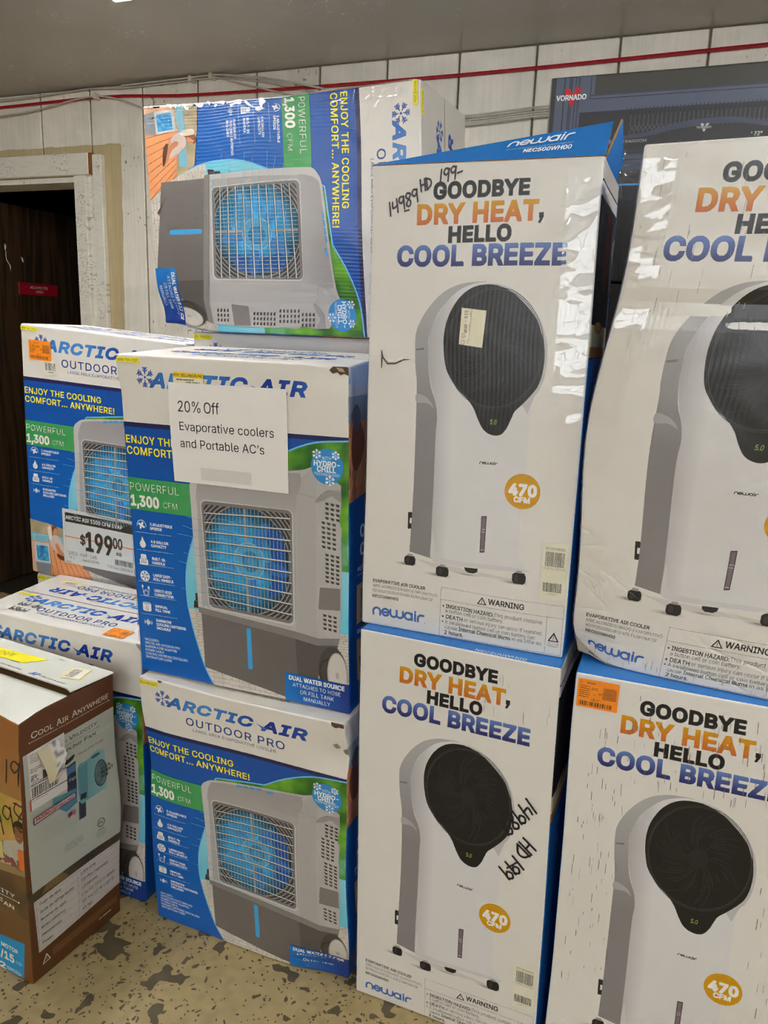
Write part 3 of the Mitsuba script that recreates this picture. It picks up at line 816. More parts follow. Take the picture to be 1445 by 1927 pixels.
PSK = Art(46, 66); PSK.cur = 'price_sticker'
PSK.P([(2, 0), (46, 4), (42, 66), (0, 62)], (228, 222, 196))
def side_text(A, t, x, y0, y1, cap, col, w=0.0):
    g = line_shape(t); k = (y1 - y0) / g.bounds[2]; g = affinity.scale(g, k, -cap / 70, origin=(0, 0)); g = g.buffer(w * cap) if w else g
    A.P(affinity.translate(affinity.rotate(g, 90, origin=(0, 0)), x, y0), col)
for x, a, c in ((37, 4, 44), (32, 4, 46), (26, 6, 32)): PSK.fineprint(x - 1, a, x, c, 12, (70, 66, 60), x, 0.7)
side_text(PSK, '315 - RDR', 8, 4, 42, 5.2, (52, 48, 44), 0.02); side_text(PSK, '1.TOP', 16, 3, 13, 3, (70, 66, 60)); side_text(PSK, '1.29', 16, 28, 38, 3, (70, 66, 60)); side_text(PSK, '1.2', 14, 54, 60, 3, (70, 66, 60))
PSK.L([(20, 4), (17, 60)], 0.4, (90, 86, 80)); PSK.P(sbox(4, 55, 10, 62).difference(sbox(4.6, 55.6, 9.4, 61.4)), (70, 66, 60)); PSK.fineprint(4, 44, 12, 52, 4, (90, 86, 80), 3, 0.4)
N1.art('front', PSK, x0=0.173, y0=0.235, base=0.0016, label={'price_sticker': 'cream sticker with sideways print'})
N4.art('front', orange_sticker(70, 52), x0=0.006, y0=0.010, base=0.0016, label={'orange_sticker': 'orange clearance sticker with bar codes'})

# tops: N2 and N4 show a blue strip, N1 has its front flap standing up
FLAP_N = {C.key: C.flaps(BLUE_TOP) for C in (N2, N4)}
tt = Art(395, 268); tt.cur = 'flap_lettering'
tt.T('NEC500WH00', 232, 330, 260, 8, (190, 206, 226), w=0.03, it=0.2); 
N2.art('top', tt, base=0.0004, parent=FLAP_N[N2.key][0])
N3.flaps((208, 204, 196))
N1.slab('top_lining', 'top', (0.003, 0.003, NW - 0.003, ND - 0.003), (120, 92, 62), off=-0.012)
N1.slab('top_flap', 'top', (0.0, 0.0, NW, ND / 2), BLUE_TOP)


def free_sheet(C, corners, nu, nv, thick=0.0035):
    """A board flap from four local corners (bl, br, tr, tl), subdivided, with thickness."""
    c = np.array(corners, float); u, v = np.meshgrid(np.linspace(0, 1, nu), np.linspace(0, 1, nv)); u, v = u.ravel()[:, None], v.ravel()[:, None]
    P = (1 - u) * (1 - v) * c[0] + u * (1 - v) * c[1] + u * v * c[2] + (1 - u) * v * c[3]
    n = np.cross(c[1] - c[0], c[2] - c[1]); n /= np.linalg.norm(n)
    return P, n, u[:, 0], v[:, 0]


def sheet_part(C, name, corners, color, nu=14, nv=6, thick=0.0035, label=None, art=None, back=(150, 118, 84), bend=0.0, mat=None):
    P, n, u, v = free_sheet(C, corners, nu, nv)
    P = P + n * (bend * np.sin(np.pi * u) * v)[:, None]
    i, j = np.meshgrid(np.arange(nu - 1), np.arange(nv - 1)); k = (j * nu + i).ravel(); N = len(P)
    f = np.vstack([np.c_[k, k + 1, k + nu], np.c_[k + 1, k + nu + 1, k + nu]])
    rim = np.r_[np.arange(nu - 1), np.arange(nv - 1) * nu + nu - 1, (nv - 1) * nu + np.arange(nu - 1, 0, -1), np.arange(nv - 1, 0, -1) * nu]; m = len(rim)
    A, B = C.pose(P), C.pose(P - n * thick); V = np.vstack([A, B, A[rim], B[rim]]); q = 2 * N + np.arange(m); q2 = 2 * N + np.roll(np.arange(m), -1)
    F = np.vstack([f, f[:, ::-1] + N, np.c_[q, q + m, q2], np.c_[q2, q + m, q2 + m]])
    w, h = np.linalg.norm(np.array(corners[1]) - corners[0]), np.linalg.norm(np.array(corners[2]) - corners[1])
    uv = np.c_[u * w, v * h]; Cc = np.vstack([np.tile(lin(color), (N, 1)), np.tile(lin(back), (N + 2 * m, 1))])
    key = part(C.key, name, (V, F), mat or C.mat, smooth=True, uv=np.vstack([uv, uv, uv[rim], uv[rim]]), color=Cc)
    if label: tag(key, label)
    if art is not None:
        c = np.array(corners, float)
        for pt, (V2, F2, C2, lv) in art.build().items():
            uu, vv = (V2[:, 0] / art.w)[:, None], (1 - V2[:, 1] / art.h)[:, None]
            Q = (1 - uu) * (1 - vv) * c[0] + uu * (1 - vv) * c[1] + uu * vv * c[2] + (1 - uu) * vv * c[3]
            Q = Q + n * (bend * np.sin(np.pi * uu[:, 0]) * vv[:, 0] + 0.0006 + 0.00016 * lv)[:, None]
            part(key, pt, (C.pose(Q), F2), mat or C.mat, smooth=True, uv=np.c_[uu * w, vv * h], color=C2)
    return key


fl = Art(395, 62); fl.cur = 'flap_lettering'
fl.P(affinity.affine_transform(affinity.scale(logo_newair(15, 104, 3.4), 1.0, 1.0, origin=(0, 0)), [1, -0.28, 0, 1, 232, 24]), (228, 236, 246))
fl.L([(232, 33), (340, 31)], 0.8, (200, 216, 236)); fl.T('NEC500WH00', 262, 338, 45, 9, (236, 240, 246), w=0.05, it=0.12)
sheet_part(N1, 'front_flap', [(0.0, 0.0, NH), (NW, 0.0, NH), (NW + 0.004, 0.03, NH + 0.055), (0.0, 0.012, NH + 0.004)], BLUE_TOP, label='blue front flap standing up at its right end', art=fl)
sheet_part(N1, 'side_flap', [(NW, 0.012, NH - 0.005), (NW, ND - 0.06, NH - 0.004), (NW + 0.012, ND - 0.1, NH + 0.022), (NW + 0.02, 0.02, NH + 0.054)], BLUE_TOP, label='blue side flap folded over the right edge')

# ------------------------------------------------------------------ print of the blue and white cooler cartons
AW, AD, AH = 0.516, 0.285, 0.705
NAVY, ABLUE, GREEN = (26, 30, 84), (0, 92, 180), (52, 150, 84)
ICY = grad(36, (60, 128, 196), 64, (28, 62, 140))


def brand(A, ox, oy, k=1.0, y_air=62):
    """Snowflake and name, with the tops of the band."""
    A.P(affinity.translate(affinity.scale(snowflake(0, 0, 20, 2.6), k, k, origin=(0, 0)), ox - 14 * k, oy - 18 * k), (44, 82, 158))
    dx = gradx(ox, (44, 92, 170), ox + 350 * k, (24, 62, 140))
    col = lambda x, y: np.array([40, 92, 172.0]) + np.array([28, 44, 30.0]) * np.sin((x - ox) / 58.0 / k)[:, None]
    A.T('ARCTIC', ox, ox + 216 * k, oy, 27 * k, col, w=0.085, it=0.32, track=6, fine=10); A.T('AIR', ox + 245 * k, ox + 345 * k, oy, 27 * k, col, w=0.085, it=0.32, track=8, fine=10)
    A.P([(ox + 231 * k, oy - 15 * k), (ox + 258 * k, oy - 6 * k), (ox + 249 * k, oy), (ox + 240 * k, oy - 8 * k)], (52, 110, 184))


def brand_block(A, ox, oy, k=1.0):
    A.cur = f'brand_lettering#{oy}'
    brand(A, ox, oy, k)
    A.cur = f'model_lettering#{oy}'
    A.T('OUTDOOR PRO', ox + 49 * k, ox + 297 * k, oy + 39 * k, 20 * k, (34, 62, 128), w=0.02, track=6)
    A.T('LARGE AREA EVAPORATIVE COOLER', ox + 67 * k, ox + 276 * k, oy + 54 * k, 8 * k, (34, 52, 104))


def pavers(A, poly, seed, col=(206, 200, 190)):
    A.P(poly, blur((198, 192, 182), (216, 210, 200), 30, seed), 20)
    r = random.Random(seed); P = Polygon(poly); x0, y0, x1, y1 = P.bounds; out = []
    y = y0; row = 0
    while y < y1:
        x = x0 + (row % 2) * 14
        d = 5 + 7 * (y - y0) / (y1 - y0)
        while x < x1:
            l = r.uniform(16, 26)
            out += [LineString([(x, y + r.uniform(-1, 1)), (x + l / 2, y + r.uniform(-2, 1.5)), (x + l, y + r.uniform(-1, 1))]).buffer(0.35), LineString([(x + l, y), (x + l + r.uniform(-3, 3), y + d)]).buffer(0.35)]
            x += l
        y += d; row += 1
    A.P(shapely.union_all(out).intersection(P), (122, 116, 110))


def blue_front(variant='a'):
    B = variant == 'b'
    A = Art(516, 705); A.cur = 'front_print'
    A.P([(0, 150), (516, 144), (516, 705), (0, 705)], grad(150, (6, 74, 160), 420, ABLUE), 40)
    A.P([(0, 141), (516, 135), (516, 144), (0, 151)], NAVY)
    photo = np.vstack([curve([(323, 212), (377, 178), (442, 152), (516, 135 + 8)], 5), [(516, 705), (195, 705)], curve([(195, 705), (174, 667), (159, 623), (145, 571), (136, 518), (137, 459), (147, 414), (162, 372)], 5), [(162, 300), (200, 230)]])
    A.P(Polygon(photo).buffer(3.2), (112, 190, 238))
    A.P(photo, blur((38, 96, 26), (112, 176, 48), 34, 2), 12)
    A.P(Polygon(photo).intersection(sbox(0, 372, 516, 536)), grad(372, (150, 212, 228), 536, (104, 196, 220)), 14)
    A.P(Polygon(photo).intersection(sbox(420, 330, 516, 400)), blur((70, 140, 60), (150, 205, 190), 22, 7), 10)
    for g in polys(Polygon(photo).intersection(sbox(0, 534, 516, 705))): pavers(A, list(g.exterior.coords), 3)
    A.P([(0, 260), (164, 260), (160, 300), (162, 330), (0, 330)], gradx(0, (48, 150, 82), 160, (70, 160, 92)), 30)
    if B:
        lp = [(0, 548), (60, 552), (139, 565), (158, 610), (177, 652), (212, 705), (0, 705)]
        A.P(lp, blur((196, 178, 146), (150, 140, 110), 24, 4), 10)
        A.P(Polygon(lp).intersection(sbox(0, 585, 140, 608)), (120, 180, 200)); A.P(Polygon(lp).intersection(Polygon([(50, 606), (170, 618), (212, 705), (30, 705)])), (224, 150, 100))
        A.P(Polygon(lp).intersection(sbox(0, 612, 60, 705)), (214, 170, 140))
        for i in range(9): A.P(Polygon(lp).intersection(LineString([(62 + 12 * i, 618), (72 + 20 * i, 705)]).buffer(0.6)), (120, 66, 44))
        A.P(curve([(66, 600), (84, 582), (104, 594), (122, 640), (116, 652), (92, 634), (74, 622)], 4, True), (206, 186, 176))     # reclining figure: dress
        A.P(curve([(84, 612), (96, 636), (128, 648), (126, 640), (104, 626), (92, 606)], 4, True), (198, 130, 92)); A.E(83, 570, 8, 11, (206, 140, 104)); A.P(curve([(74, 572), (76, 558), (88, 556), (93, 566), (86, 562), (78, 574), (76, 588)], 4, True), (132, 70, 36))
        A.P(curve([(60, 566), (72, 560), (74, 590), (66, 600)], 4, True), (232, 220, 204)); A.P(curve([(90, 636), (130, 648), (134, 656), (96, 650)], 4, True), (92, 52, 30))
        A.P(rounded([(12, 614), (62, 610), (66, 672), (14, 674)], 4), (196, 198, 200)); A.P(rounded([(18, 622), (58, 619), (60, 664), (21, 666)], 3), blur((24, 104, 168), (90, 180, 216), 9, 3), 5); A.P([(14, 672), (66, 670), (64, 701), (18, 703)], (128, 130, 136)); A.R(39, 678, 41, 694, (70, 160, 220))
        A.L([(14, 612), (14, 592), (58, 588), (60, 610)], 1.4, (220, 214, 206))
    A.cur = 'slogan_lettering'
    for dx, c in ((0.9, (16, 26, 60)), (0, (246, 232, 62))):
        A.cur = 'slogan_lettering#1'; A.T('ENJOY THE COOLING', 6 + dx, 246 + dx, 185 + dx, 16, c, w=0.035, track=3); A.cur = 'slogan_lettering#2'; A.T('COMFORT... ANYWHERE!', 6 + dx, 286 + dx, 209 + dx, 16, c, w=0.035, track=3)
    for dx, c in ((0.8, (26, 84, 46)), (0, (240, 240, 232))):
        A.cur = 'power_lettering'; A.T('POWERFUL', 6 + dx, 131 + dx, 288 + dx, 17, c, w=-0.012, track=3); A.T('1,300', 6 + dx, 77 + dx, 321 + dx, 22, c, w=0.07, track=2); A.T('CFM', 89 + dx, 124 + dx, 319 + dx, 13, c, w=-0.015)
    W = (234, 236, 238); A.cur = 'feature_lettering'
    D = (11, 105)
    def icon(kind, x, y):
        A.cur = f'feature_icon#{y}'
        if kind == 'fan':
            for i in range(4):
                a = math.radians(90 * i + 20)
                A.P(affinity.translate(affinity.rotate(ell(4.6, 0.8, 4.6, 2.6, 20), math.degrees(a), origin=(0, 0)), x, y), W)
            t = np.radians(np.linspace(170, 370, 24)); A.L(np.c_[x + 11.5 * np.cos(t), y + 11.5 * np.sin(t)], 1.4, W)
        elif kind == 'drop': A.P(curve([(x, y - 13), (x + 3.5, y - 5), (x + 8, y + 3), (x + 5, y + 10), (x, y + 12), (x - 5, y + 10), (x - 8, y + 3), (x - 3.5, y - 5)], 4, True), W)
        elif kind == 'handle':
            A.P(rounded([(x - 11, y - 1), (x + 11, y - 1), (x + 11, y + 12), (x - 11, y + 12)], 2), W); A.P(rounded([(x - 7, y - 12), (x + 7, y - 12), (x + 8, y + 5), (x - 8, y + 5)], 2), W)
            for i in range(4): A.L([(x - 5 + 3.4 * i, y - 3), (x - 5 + 3.4 * i, y + 5)], 0.8, (10, 70, 150))
            A.L([(x - 8, y + 6.5), (x + 8, y + 6.5)], 0.9, (10, 70, 150))
        elif kind == 'wheel':
            A.P(ell(x, y, 12, 12).difference(ell(x, y, 9.4, 9.4)), W); A.E(x, y, 2.4, 2.4, W)
            for i in range(6):
                a = math.radians(60 * i); A.P(Polygon([(x + 1.5 * math.cos(a), y + 1.5 * math.sin(a)), (x + 9.6 * math.cos(a - .3), y + 9.6 * math.sin(a - .3)), (x + 9.6 * math.cos(a + .3), y + 9.6 * math.sin(a + .3))]).buffer(0.4), W)
        elif kind == 'hose':
            A.P(ell(x, y + 4, 7.5, 7.5).difference(ell(x, y + 4, 6.6, 6.6)), W); A.P(ell(x, y + 4, 5.3, 5.3).difference(ell(x, y + 4, 4.5, 4.5)), W)
            A.L([(x - 8, y - 8), (x - 7.4, y + 4)], 0.9, W); A.L([(x + 8, y - 6), (x + 7.4, y + 4)], 0.9, W); A.R(x - 10, y - 14, x - 6, y - 8, W); A.R(x + 5.5, y - 12, x + 10, y - 6, W)
        elif kind == 'tank':
            A.P(Polygon([(x - 11, y - 7), (x + 11, y - 7), (x + 11, y + 8), (x + 8, y + 10), (x - 8, y + 10), (x - 11, y + 8)]), W); A.E(x, y - 8, 11, 3, W); A.P(ell(x, y - 8, 9.6, 2.1), (150, 180, 214))
            A.P(Polygon(curve([(x, y - 2), (x + 3.4, y + 4), (x, y + 7.5), (x - 3.4, y + 4)], 4, True)).boundary.buffer(0.5), (10, 70, 150))
        else:
            for k in (-9, -3.5, 3.5, 9): A.L([(x + k, y - 4), (x + k + 2, y), (x + k, y + 4)], 1.4, (176, 200, 226))
            A.P([(x, y - 9), (x + 4, y), (x, y + 9), (x - 4, y)], (196, 212, 232)); A.L([(x - 10, y - 1.5), (x + 11, y - 1.5)], 1.0, W); A.L([(x - 10, y + 2), (x + 11, y + 2)], 1.0, W)
        A.cur = f'feature_lettering#{y}'
    def rows(lines_, y):
        for i, (t, x1) in enumerate(lines_): A.T(t, 50, x1, y + 9 * i, 5.8, W, w=0.05)
    if not B:
        F = [('fan', 364, [('3 ADJUSTABLE', 107), ('SPEEDS', 80)]), ('drop', 402, [('4.8 GALLON', 94), ('CAPACITY', 89)]), ('handle', 440, [('BUILT-IN', 83), ('HANDLE', 82)]), ('wheel', 477, [('LARGE EASY-', 97), ('ROLL WHEELS', 101)]),
             ('hose', 512, [('DIRECT HOSE', 95), ('CONNECTION', 99)]), ('tank', 548, [('MANUAL', 82), ('FILL TANK', 88)]), ('cart', 584, [('EVAPORATIVE', 89), ('COOLING CARTRIDGE', 126), ('INCLUDED', 86)])]
        for y in (380, 419, 451, 490, 523, 565): A.cur = f'ruled_line#{y}'; A.L([(11, y), (105, y - 1)], 0.7, (196, 214, 236))
    else:
        F = [('fan', 346, [('3 ADJUSTABLE', 107), ('SPEEDS', 80)]), ('drop', 386, [('4.8 GALLON', 94), ('CAPACITY', 89)]), ('handle', 424, [('BUILT-IN', 83), ('HANDLE', 82)]), ('cart', 462, [('EVAPORATIVE', 92), ('COOLING CARTRIDGE', 126), ('INCLUDED', 86)])]
        for y in (364, 404, 443): A.cur = f'ruled_line#{y}'; A.L([(11, y), (105, y - 1)], 0.7, (196, 214, 236))
    for k, y, t in F:
        icon(k, 28, y); rows(t, y - 2 if len(t) == 2 else y - 5)
    if not B:
        A.cur = 'contents_lettering'
        for i, (t, x1) in enumerate((('INCLUDES:', 53), ('ARCTIC AIR OUTDOOR PRO', 108), ('GARDEN HOSE ADAPTER', 99), ('POWER CABLE', 65), ('COOLING CARTRIDGE (INSTALLED)', 126), ('INSTRUCTION GUIDE', 85))):
            A.T(t, 16, x1, 628 + 8.5 * i, 5.4, (206, 220, 238), w=0.03)
    brand_block(A, 79, 63)
    A.cur = 'cooler_picture'
    g1, g2, g3 = (188, 186, 186), (160, 157, 157), (106, 101, 99)
    A.P([(150, 531), (152, 516), (156, 512), (156, 498), (162, 496), (166, 530)], (52, 48, 48))
    A.P([(169, 535), (394, 555), (448, 560), (492, 554), (490, 591), (446, 635), (446, 690), (372, 698), (172, 665)], gradx(170, (112, 107, 105), 400, (102, 97, 95)), 30)
    A.P([(394, 555), (448, 560), (492, 554), (490, 591), (446, 635), (446, 692), (400, 694)], (86, 82, 80))
    A.P(Polygon(curve([(158, 300), (158, 266), (161, 255), (169, 247), (197, 234), (300, 221), (408, 207), (438, 198), (451, 202), (480, 216), (500, 228)], 4).tolist() + [(501, 262), (496, 300), (502, 312), (500, 345), (496, 372), (501, 390), (497, 546), (448, 554), (396, 548), (162, 529)]), gradx(160, (196, 194, 193), 500, (176, 173, 172)), 24)
    A.P([(404, 258), (416, 221), (438, 200), (452, 204), (446, 262), (444, 520), (448, 554), (396, 548), (402, 500)], (174, 171, 170))
    A.P([(446, 262), (470, 240), (500, 240), (501, 262), (480, 250), (462, 262), (447, 268)], (150, 147, 146))
    A.L(curve([(446, 265), (458, 250), (476, 240), (500, 238)], 4), 0.7, (120, 118, 117)); A.L([(408, 252), (446, 258)], 0.6, (130, 128, 127))
    A.P(curve([(464, 300), (456, 306), (450, 318), (450, 346), (456, 358), (468, 366), (468, 428), (456, 436), (449, 446), (449, 490), (460, 496), (462, 540), (496, 540), (497, 300)], 3, True), (182, 179, 178))
    A.P(np.vstack([curve([(172, 288), (175, 268), (181, 252), (198, 240), (300, 227), (404, 213), (413, 216), (415, 226), (412, 242), (405, 258)], 5), [(402, 300), (400, 504)], curve([(400, 504), (396, 526), (386, 539), (370, 539)], 3), [(196, 527)], curve([(196, 527), (180, 521), (172, 510), (174, 300)], 3)]), grad(230, (158, 155, 155), 300, (172, 169, 168)), 20)
    A.P(rounded([(182, 290), (396, 290), (394, 536), (190, 526)], 12).buffer(1.2), (196, 193, 191)); A.P(rounded([(184, 292), (394, 290), (391, 531), (191, 522)], 11), (120, 116, 116))
    for i in range(4): A.P([(251 + 17 * i, 236.5 - 2.2 * i), (264 + 17 * i, 234.8 - 2.2 * i), (266 + 17 * i, 229.3 - 2.2 * i), (253 + 17 * i, 231 - 2.2 * i)], (74, 156, 214)) if i < 4 else None
    A.P([(328, 231), (344, 229), (346, 223), (330, 225)], (74, 156, 214))
    hole = rounded([(190, 299), (389, 297), (387, 524), (196, 516)], 9)
    A.P(hole, (60, 57, 58))
    for r in range(6):
        A.P(ell(286, 408, 104 + 8 * r, 118 + 8 * r, 60).difference(ell(286, 408, 101.5 + 8 * r, 115.5 + 8 * r, 60)).intersection(hole), (150, 147, 147))
    fan = ell(286, 408, 99, 113, 60)
    A.P(fan.intersection(hole), (30, 34, 40))
    gl = lambda x, y: np.array([22, 34, 46.0]) + np.clip(1.3 - np.hypot((x - 276) / 96, (y - 408) / 112) ** 1.7, 0, 1)[:, None] * np.array([18, 136, 190.0]) * (0.6 + 0.7 * meshkit.fbm(np.stack([x / 40, y / 14, 0 * x], -1), 3, 5))[:, None]
    A.P(fan.intersection(hole), gl, 7)
    A.P([(330, 330), (372, 340), (380, 420), (372, 470), (336, 480), (350, 410)], (20, 74, 158))
    for i in range(5):
        a = math.radians(72 * i + 10); A.P(affinity.translate(affinity.rotate(ell(62, 0, 34, 13, 24), math.degrees(a), origin=(0, 0)), 292, 408).intersection(fan), gradx(200, (58, 160, 216), 370, (34, 96, 180)), 16)
    A.E(294, 408, 36, 40, (70, 160, 206)); A.P(ell(294, 408, 36, 40).difference(ell(294, 408, 33.5, 37.5)), (116, 190, 222)); A.E(296, 409, 20, 23, (44, 120, 172)); A.E(297, 410, 10, 12, (58, 142, 190))
    A.P(shapely.union_all([sbox(x, 298, x + 1.5, 522) for x in np.arange(200, 386, 8.4)]).intersection(fan.buffer(2)).intersection(hole), (140, 166, 176))
    A.P(sbox(284, 298, 290, 522).intersection(hole).difference(ell(294, 408, 36, 40)), (146, 152, 154))
    for k in range(10):
        y0, y1 = 316 + 20.2 * k, 305 + 22.6 * k
        A.P([(191, y0), (391, y1), (391, y1 + 3.0), (191, y0 + 2.4)], (196, 202, 204)); A.P([(191, y0 + 2.4), (391, y1 + 3.0), (391, y1 + 4.4), (191, y0 + 3.6)], (58, 60, 64))
    for k in range(10): A.L(curve([(150 - 14 * (k % 3), 330 + 20 * k), (180, 333 + 20 * k + 5 * (k % 2)), (230, 326 + 21 * k), (280, 334 + 20 * k)], 5), 0.8, (110, 196, 230))
    A.P([(162, 527), (396, 546), (448, 552), (497, 544), (492, 560), (445, 568), (394, 562), (163, 540)], (128, 125, 124))
    A.P(rounded([(279, 556), (290, 557), (291, 651), (280, 651)], 4.5), (66, 164, 226))
    def vent(x0, y0, nr, dy, nc=3, dx=11.4, sk=2.2):
        A.P(shapely.union_all([Polygon([(x0 + dx * c, y0 + dy * r + sk * c * .3), (x0 + dx * c + 8, y0 + dy * r + sk * c * .3 + .6), (x0 + dx * c + 8, y0 + dy * r + 5.4 + sk * c * .3), (x0 + dx * c + 2, y0 + dy * r + 5 + sk * c * .3)]) for r in range(nr) for c in range(nc)]), (60, 56, 55))
    vent(466, 264, 4, 9.6); vent(458, 303, 6, 9.8); vent(465, 368, 7, 9.2); vent(459, 497, 4, 9.4)
    A.P(rounded([(453, 441), (498, 437), (498, 484), (449, 489)], 3), (124, 120, 118))
    A.E(480, 622, 33, 57, (70, 66, 64)); A.P(shapely.union_all([affinity.translate(affinity.rotate(sbox(28, -2, 32, 2), a, origin=(0, 0)), 480, 622) for a in range(100, 280, 12)]), (46, 43, 42)); A.E(490, 624, 23, 48, (206, 201, 195)); A.P(ell(490, 624, 23, 48).difference(ell(490, 624, 20.5, 45)), (176, 171, 166)); A.E(490, 626, 4, 8, (178, 173, 168))
    A.cur = 'water_notice'
    A.R(368, 641, 516, 705, gradx(368, (24, 116, 194), 516, (16, 48, 128)), 20)
    for t, x0, x1, y, c, w in (('DUAL WATER SOURCE', 378, 505, 656, 9.4, 0.06), ('ATTACHES TO HOSE', 386, 496, 670, 8.4, 0.0), ('OR FILL TANK', 403, 481, 683.5, 8.4, 0.0), ('MANUALLY', 411, 472, 697, 8.4, 0.0)): A.T(t, x0, x1, y, c, (236, 240, 244), w=w, track=2)
    A.cur = 'chill_badge'
    A.E(471, 194, 34, 35, (46, 138, 204))
    A.T('WITH', 460, 479, 181, 6.6, W); A.T('HYDRO-', 443, 497, 193.5, 10, W, w=0.06, track=2); A.T('CHILL', 450, 489, 204.5, 10, W, w=0.06, track=2); A.T('TECHNOLOGY', 443, 498, 212, 5.6, W)
    for x, y, r in ((449, 171, 9), (489, 171, 8), (477, 221, 10)): A.P(snowflake(x, y, r, 1.2), (238, 242, 246)) if y > 0 else None
    return A


def yellow_tag():
    A = Art(52, 11); A.cur = 'yellow_tag'; A.R(0, 0, 52, 11, (234, 222, 40)); A.T('NEW FOR 2025', 4, 48, 8.2, 5.2, (56, 52, 34)); return A


def blue_side():
    A = Art(285, 705); A.cur = 'side_print'
    A.R(0, 0, 300, 58, (206, 203, 197)); A.R(0, 58, 300, 120, grad(58, (150, 162, 172), 120, (110, 132, 150)), 20); A.R(0, 108, 300, 262, blur((170, 106, 70), (206, 150, 112), 30, 6), 12)
    A.P(curve([(30, 90), (60, 110), (80, 150), (60, 190), (24, 200), (10, 150)], 4, True), (120, 70, 48)); A.P(curve([(10, 96), (40, 74), (60, 100), (40, 130)], 4, True), (96, 94, 110))
    for i in range(14): A.L([(6 + 22 * i, 190), (0 + 22 * i - 40, 262)], 1.0, (120, 72, 50))
    A.P([(0, 262), (300, 236), (300, 705), (0, 705)], (10, 84, 166))
    for y, k in ((330, 0), (368, 1)): A.cur = f'side_icon#{k}'; A.E(70, y, 14, 14, (226, 230, 234)); A.E(70, y, 7, 9, (10, 84, 166)); A.T('3 Adjustable' if k == 0 else 'Built-in', 92, 150, y - 2, 6, (226, 230, 234))
    A.cur = 'side_lettering#1'
    A.T('POOL DECKS', 44, 150, 412, 9, (230, 234, 238), w=0.03); A.L([(44, 420), (160, 420)], 1, (230, 234, 238)); A.cur = 'side_lettering#2'; A.T('GARAGES', 44, 140, 548, 9, (230, 234, 238), w=0.03)
    A.cur = 'side_picture#1'
    A.R(40, 440, 250, 526, (206, 168, 128)); A.P(rounded([(60, 452), (120, 446), (122, 512), (62, 520)], 4), (120, 124, 128)); A.P(rounded([(68, 462), (112, 457), (113, 496), (70, 500)], 3), (60, 140, 180))
    A.cur = 'side_picture#2'; A.R(40, 560, 250, 648, (196, 156, 104)); A.P(rounded([(70, 580), (130, 576), (132, 640), (72, 646)], 4), (150, 150, 150)); A.R(54, 600, 66, 632, (60, 50, 50))
    return A


def blue_top():
    """Both long flaps carry the brand, the rear one upside down."""
    A = Art(516, 285)
    brand_block(A, 93, 194)
    n = len(A.items)
    for p, q, c, f in list(A.items):
        p = p + 'r'
        cc = (lambda x, y, c=c: c(516 - x, 285 - y)) if callable(c) else c
        A.items.append((p, affinity.rotate(q, 180, origin=(258, 142.5)), cc, f))
    return A


FA, FB, SIDE_A, TOP_A, YT = blue_front('a'), blue_front('b'), blue_side(), blue_top(), yellow_tag()
LAB_A = {'cooler_picture': 'printed picture of a grey cooler with a blue lit fan grille', 'chill_badge': 'round blue snowflake badge', 'water_notice': 'dark blue notice in the lower right corner', 'front_print': 'blue print with green garden and paving behind the cooler'}
ABODY = {'*': (214, 210, 202), 'front': (222, 218, 210), 'left': (10, 84, 166), 'right': (10, 84, 166), 'back': (10, 84, 166)}


def blue_carton(key, label, at, front=FA, h=AH, top=True, plain_sides=False, **kw):
    C = Carton(key, AW, AD, AH, at, **kw)
    tag(key, label, 'box', 'blue and white cooler cartons')
    C.h0 = AH
    C.body(ABODY)
    C.art('front', front, label=LAB_A)
    C.art('right', SIDE_A)
    ff = C.flaps((216, 213, 206))
    if top: C.art('top', TOP_A, base=0.0004, within=lambda pt: ff[1] if pt.endswith('r') else ff[0])
    C.art('front', YT, x0=0.001, y0=0.006, base=0.0012, label={'yellow_tag': 'yellow tag by the corner'})
    return C


class Squash:
    pass


_old_pose = Carton.pose
def _pose(s, P):
    k = getattr(s, 'squash', 1.0)
    if k == 1.0: return _old_pose(s, P)
    Q = _old_pose(s, P)
    Q[:, 2] = s.at[2] + (Q[:, 2] - s.at[2]) * k
    return Q
Carton.pose = _pose


def blue(key, label, at, squash=1.0, **kw):
    Carton.squash = squash
    C = blue_carton(key, label, at, **kw)
    C.squash = squash; Carton.squash = 1.0
    return C


A2 = blue('cooler_carton', 'blue and white cooler carton with a crushed top, under the one bearing the sale sign', (-1.065, 1.323, 0), squash=0.922, yaw=-0.015, lean=-0.024, ly=-0.035, seed=11, amp=0.006, mat='print_crumpled',
          dents=[((0, 0, 0.70), (.05, .1, .03), (0.0, 0.0, -0.004)), ((0.25, 0, 0.705), (.2, .08, .05), (0, 0, -0.008)), ((0.0, 0.0, 0.48), (.05, .1, .12), (0.012, 0.008, 0)), ((0.5, 0, 0.02), (.1, .1, .06), (-0.012, 0.02, 0.006)), ((0.5, 0, .62), (.06, .06, .04), (0.004, 0.012, -0.004))])
A1 = blue('cooler_carton_001', 'blue and white cooler carton with a paper sale sign taped over its name', (-1.089, 1.321, 0.65), yaw=0.027, lean=-0.037, ly=-0.005, seed=12, amp=0.004, lift=0.016,
          dents=[((0, 0, 0.68), (.03, .06, .03), (-0.006, -0.004, 0)), ((0.5, 0, 0.69), (.06, .06, .02), (0.0, 0.004, -0.006))])
A4 = blue('cooler_carton_002', 'blue and white cooler carton with a plastic price sign, before the dark doorway', (-1.725, 1.634, 0.703), front=FB, yaw=0.11, lean=0.019, ly=0.001, rz=-0.074, seed=13, amp=0.003)
A5 = blue('cooler_carton_003', 'blue and white cooler carton behind the brown fan carton, its lettered top in view', (-1.643, 1.350, 0), squash=0.985, yaw=0.001, lean=0.020, ly=0.006, seed=14, amp=0.004, lift=0.012)
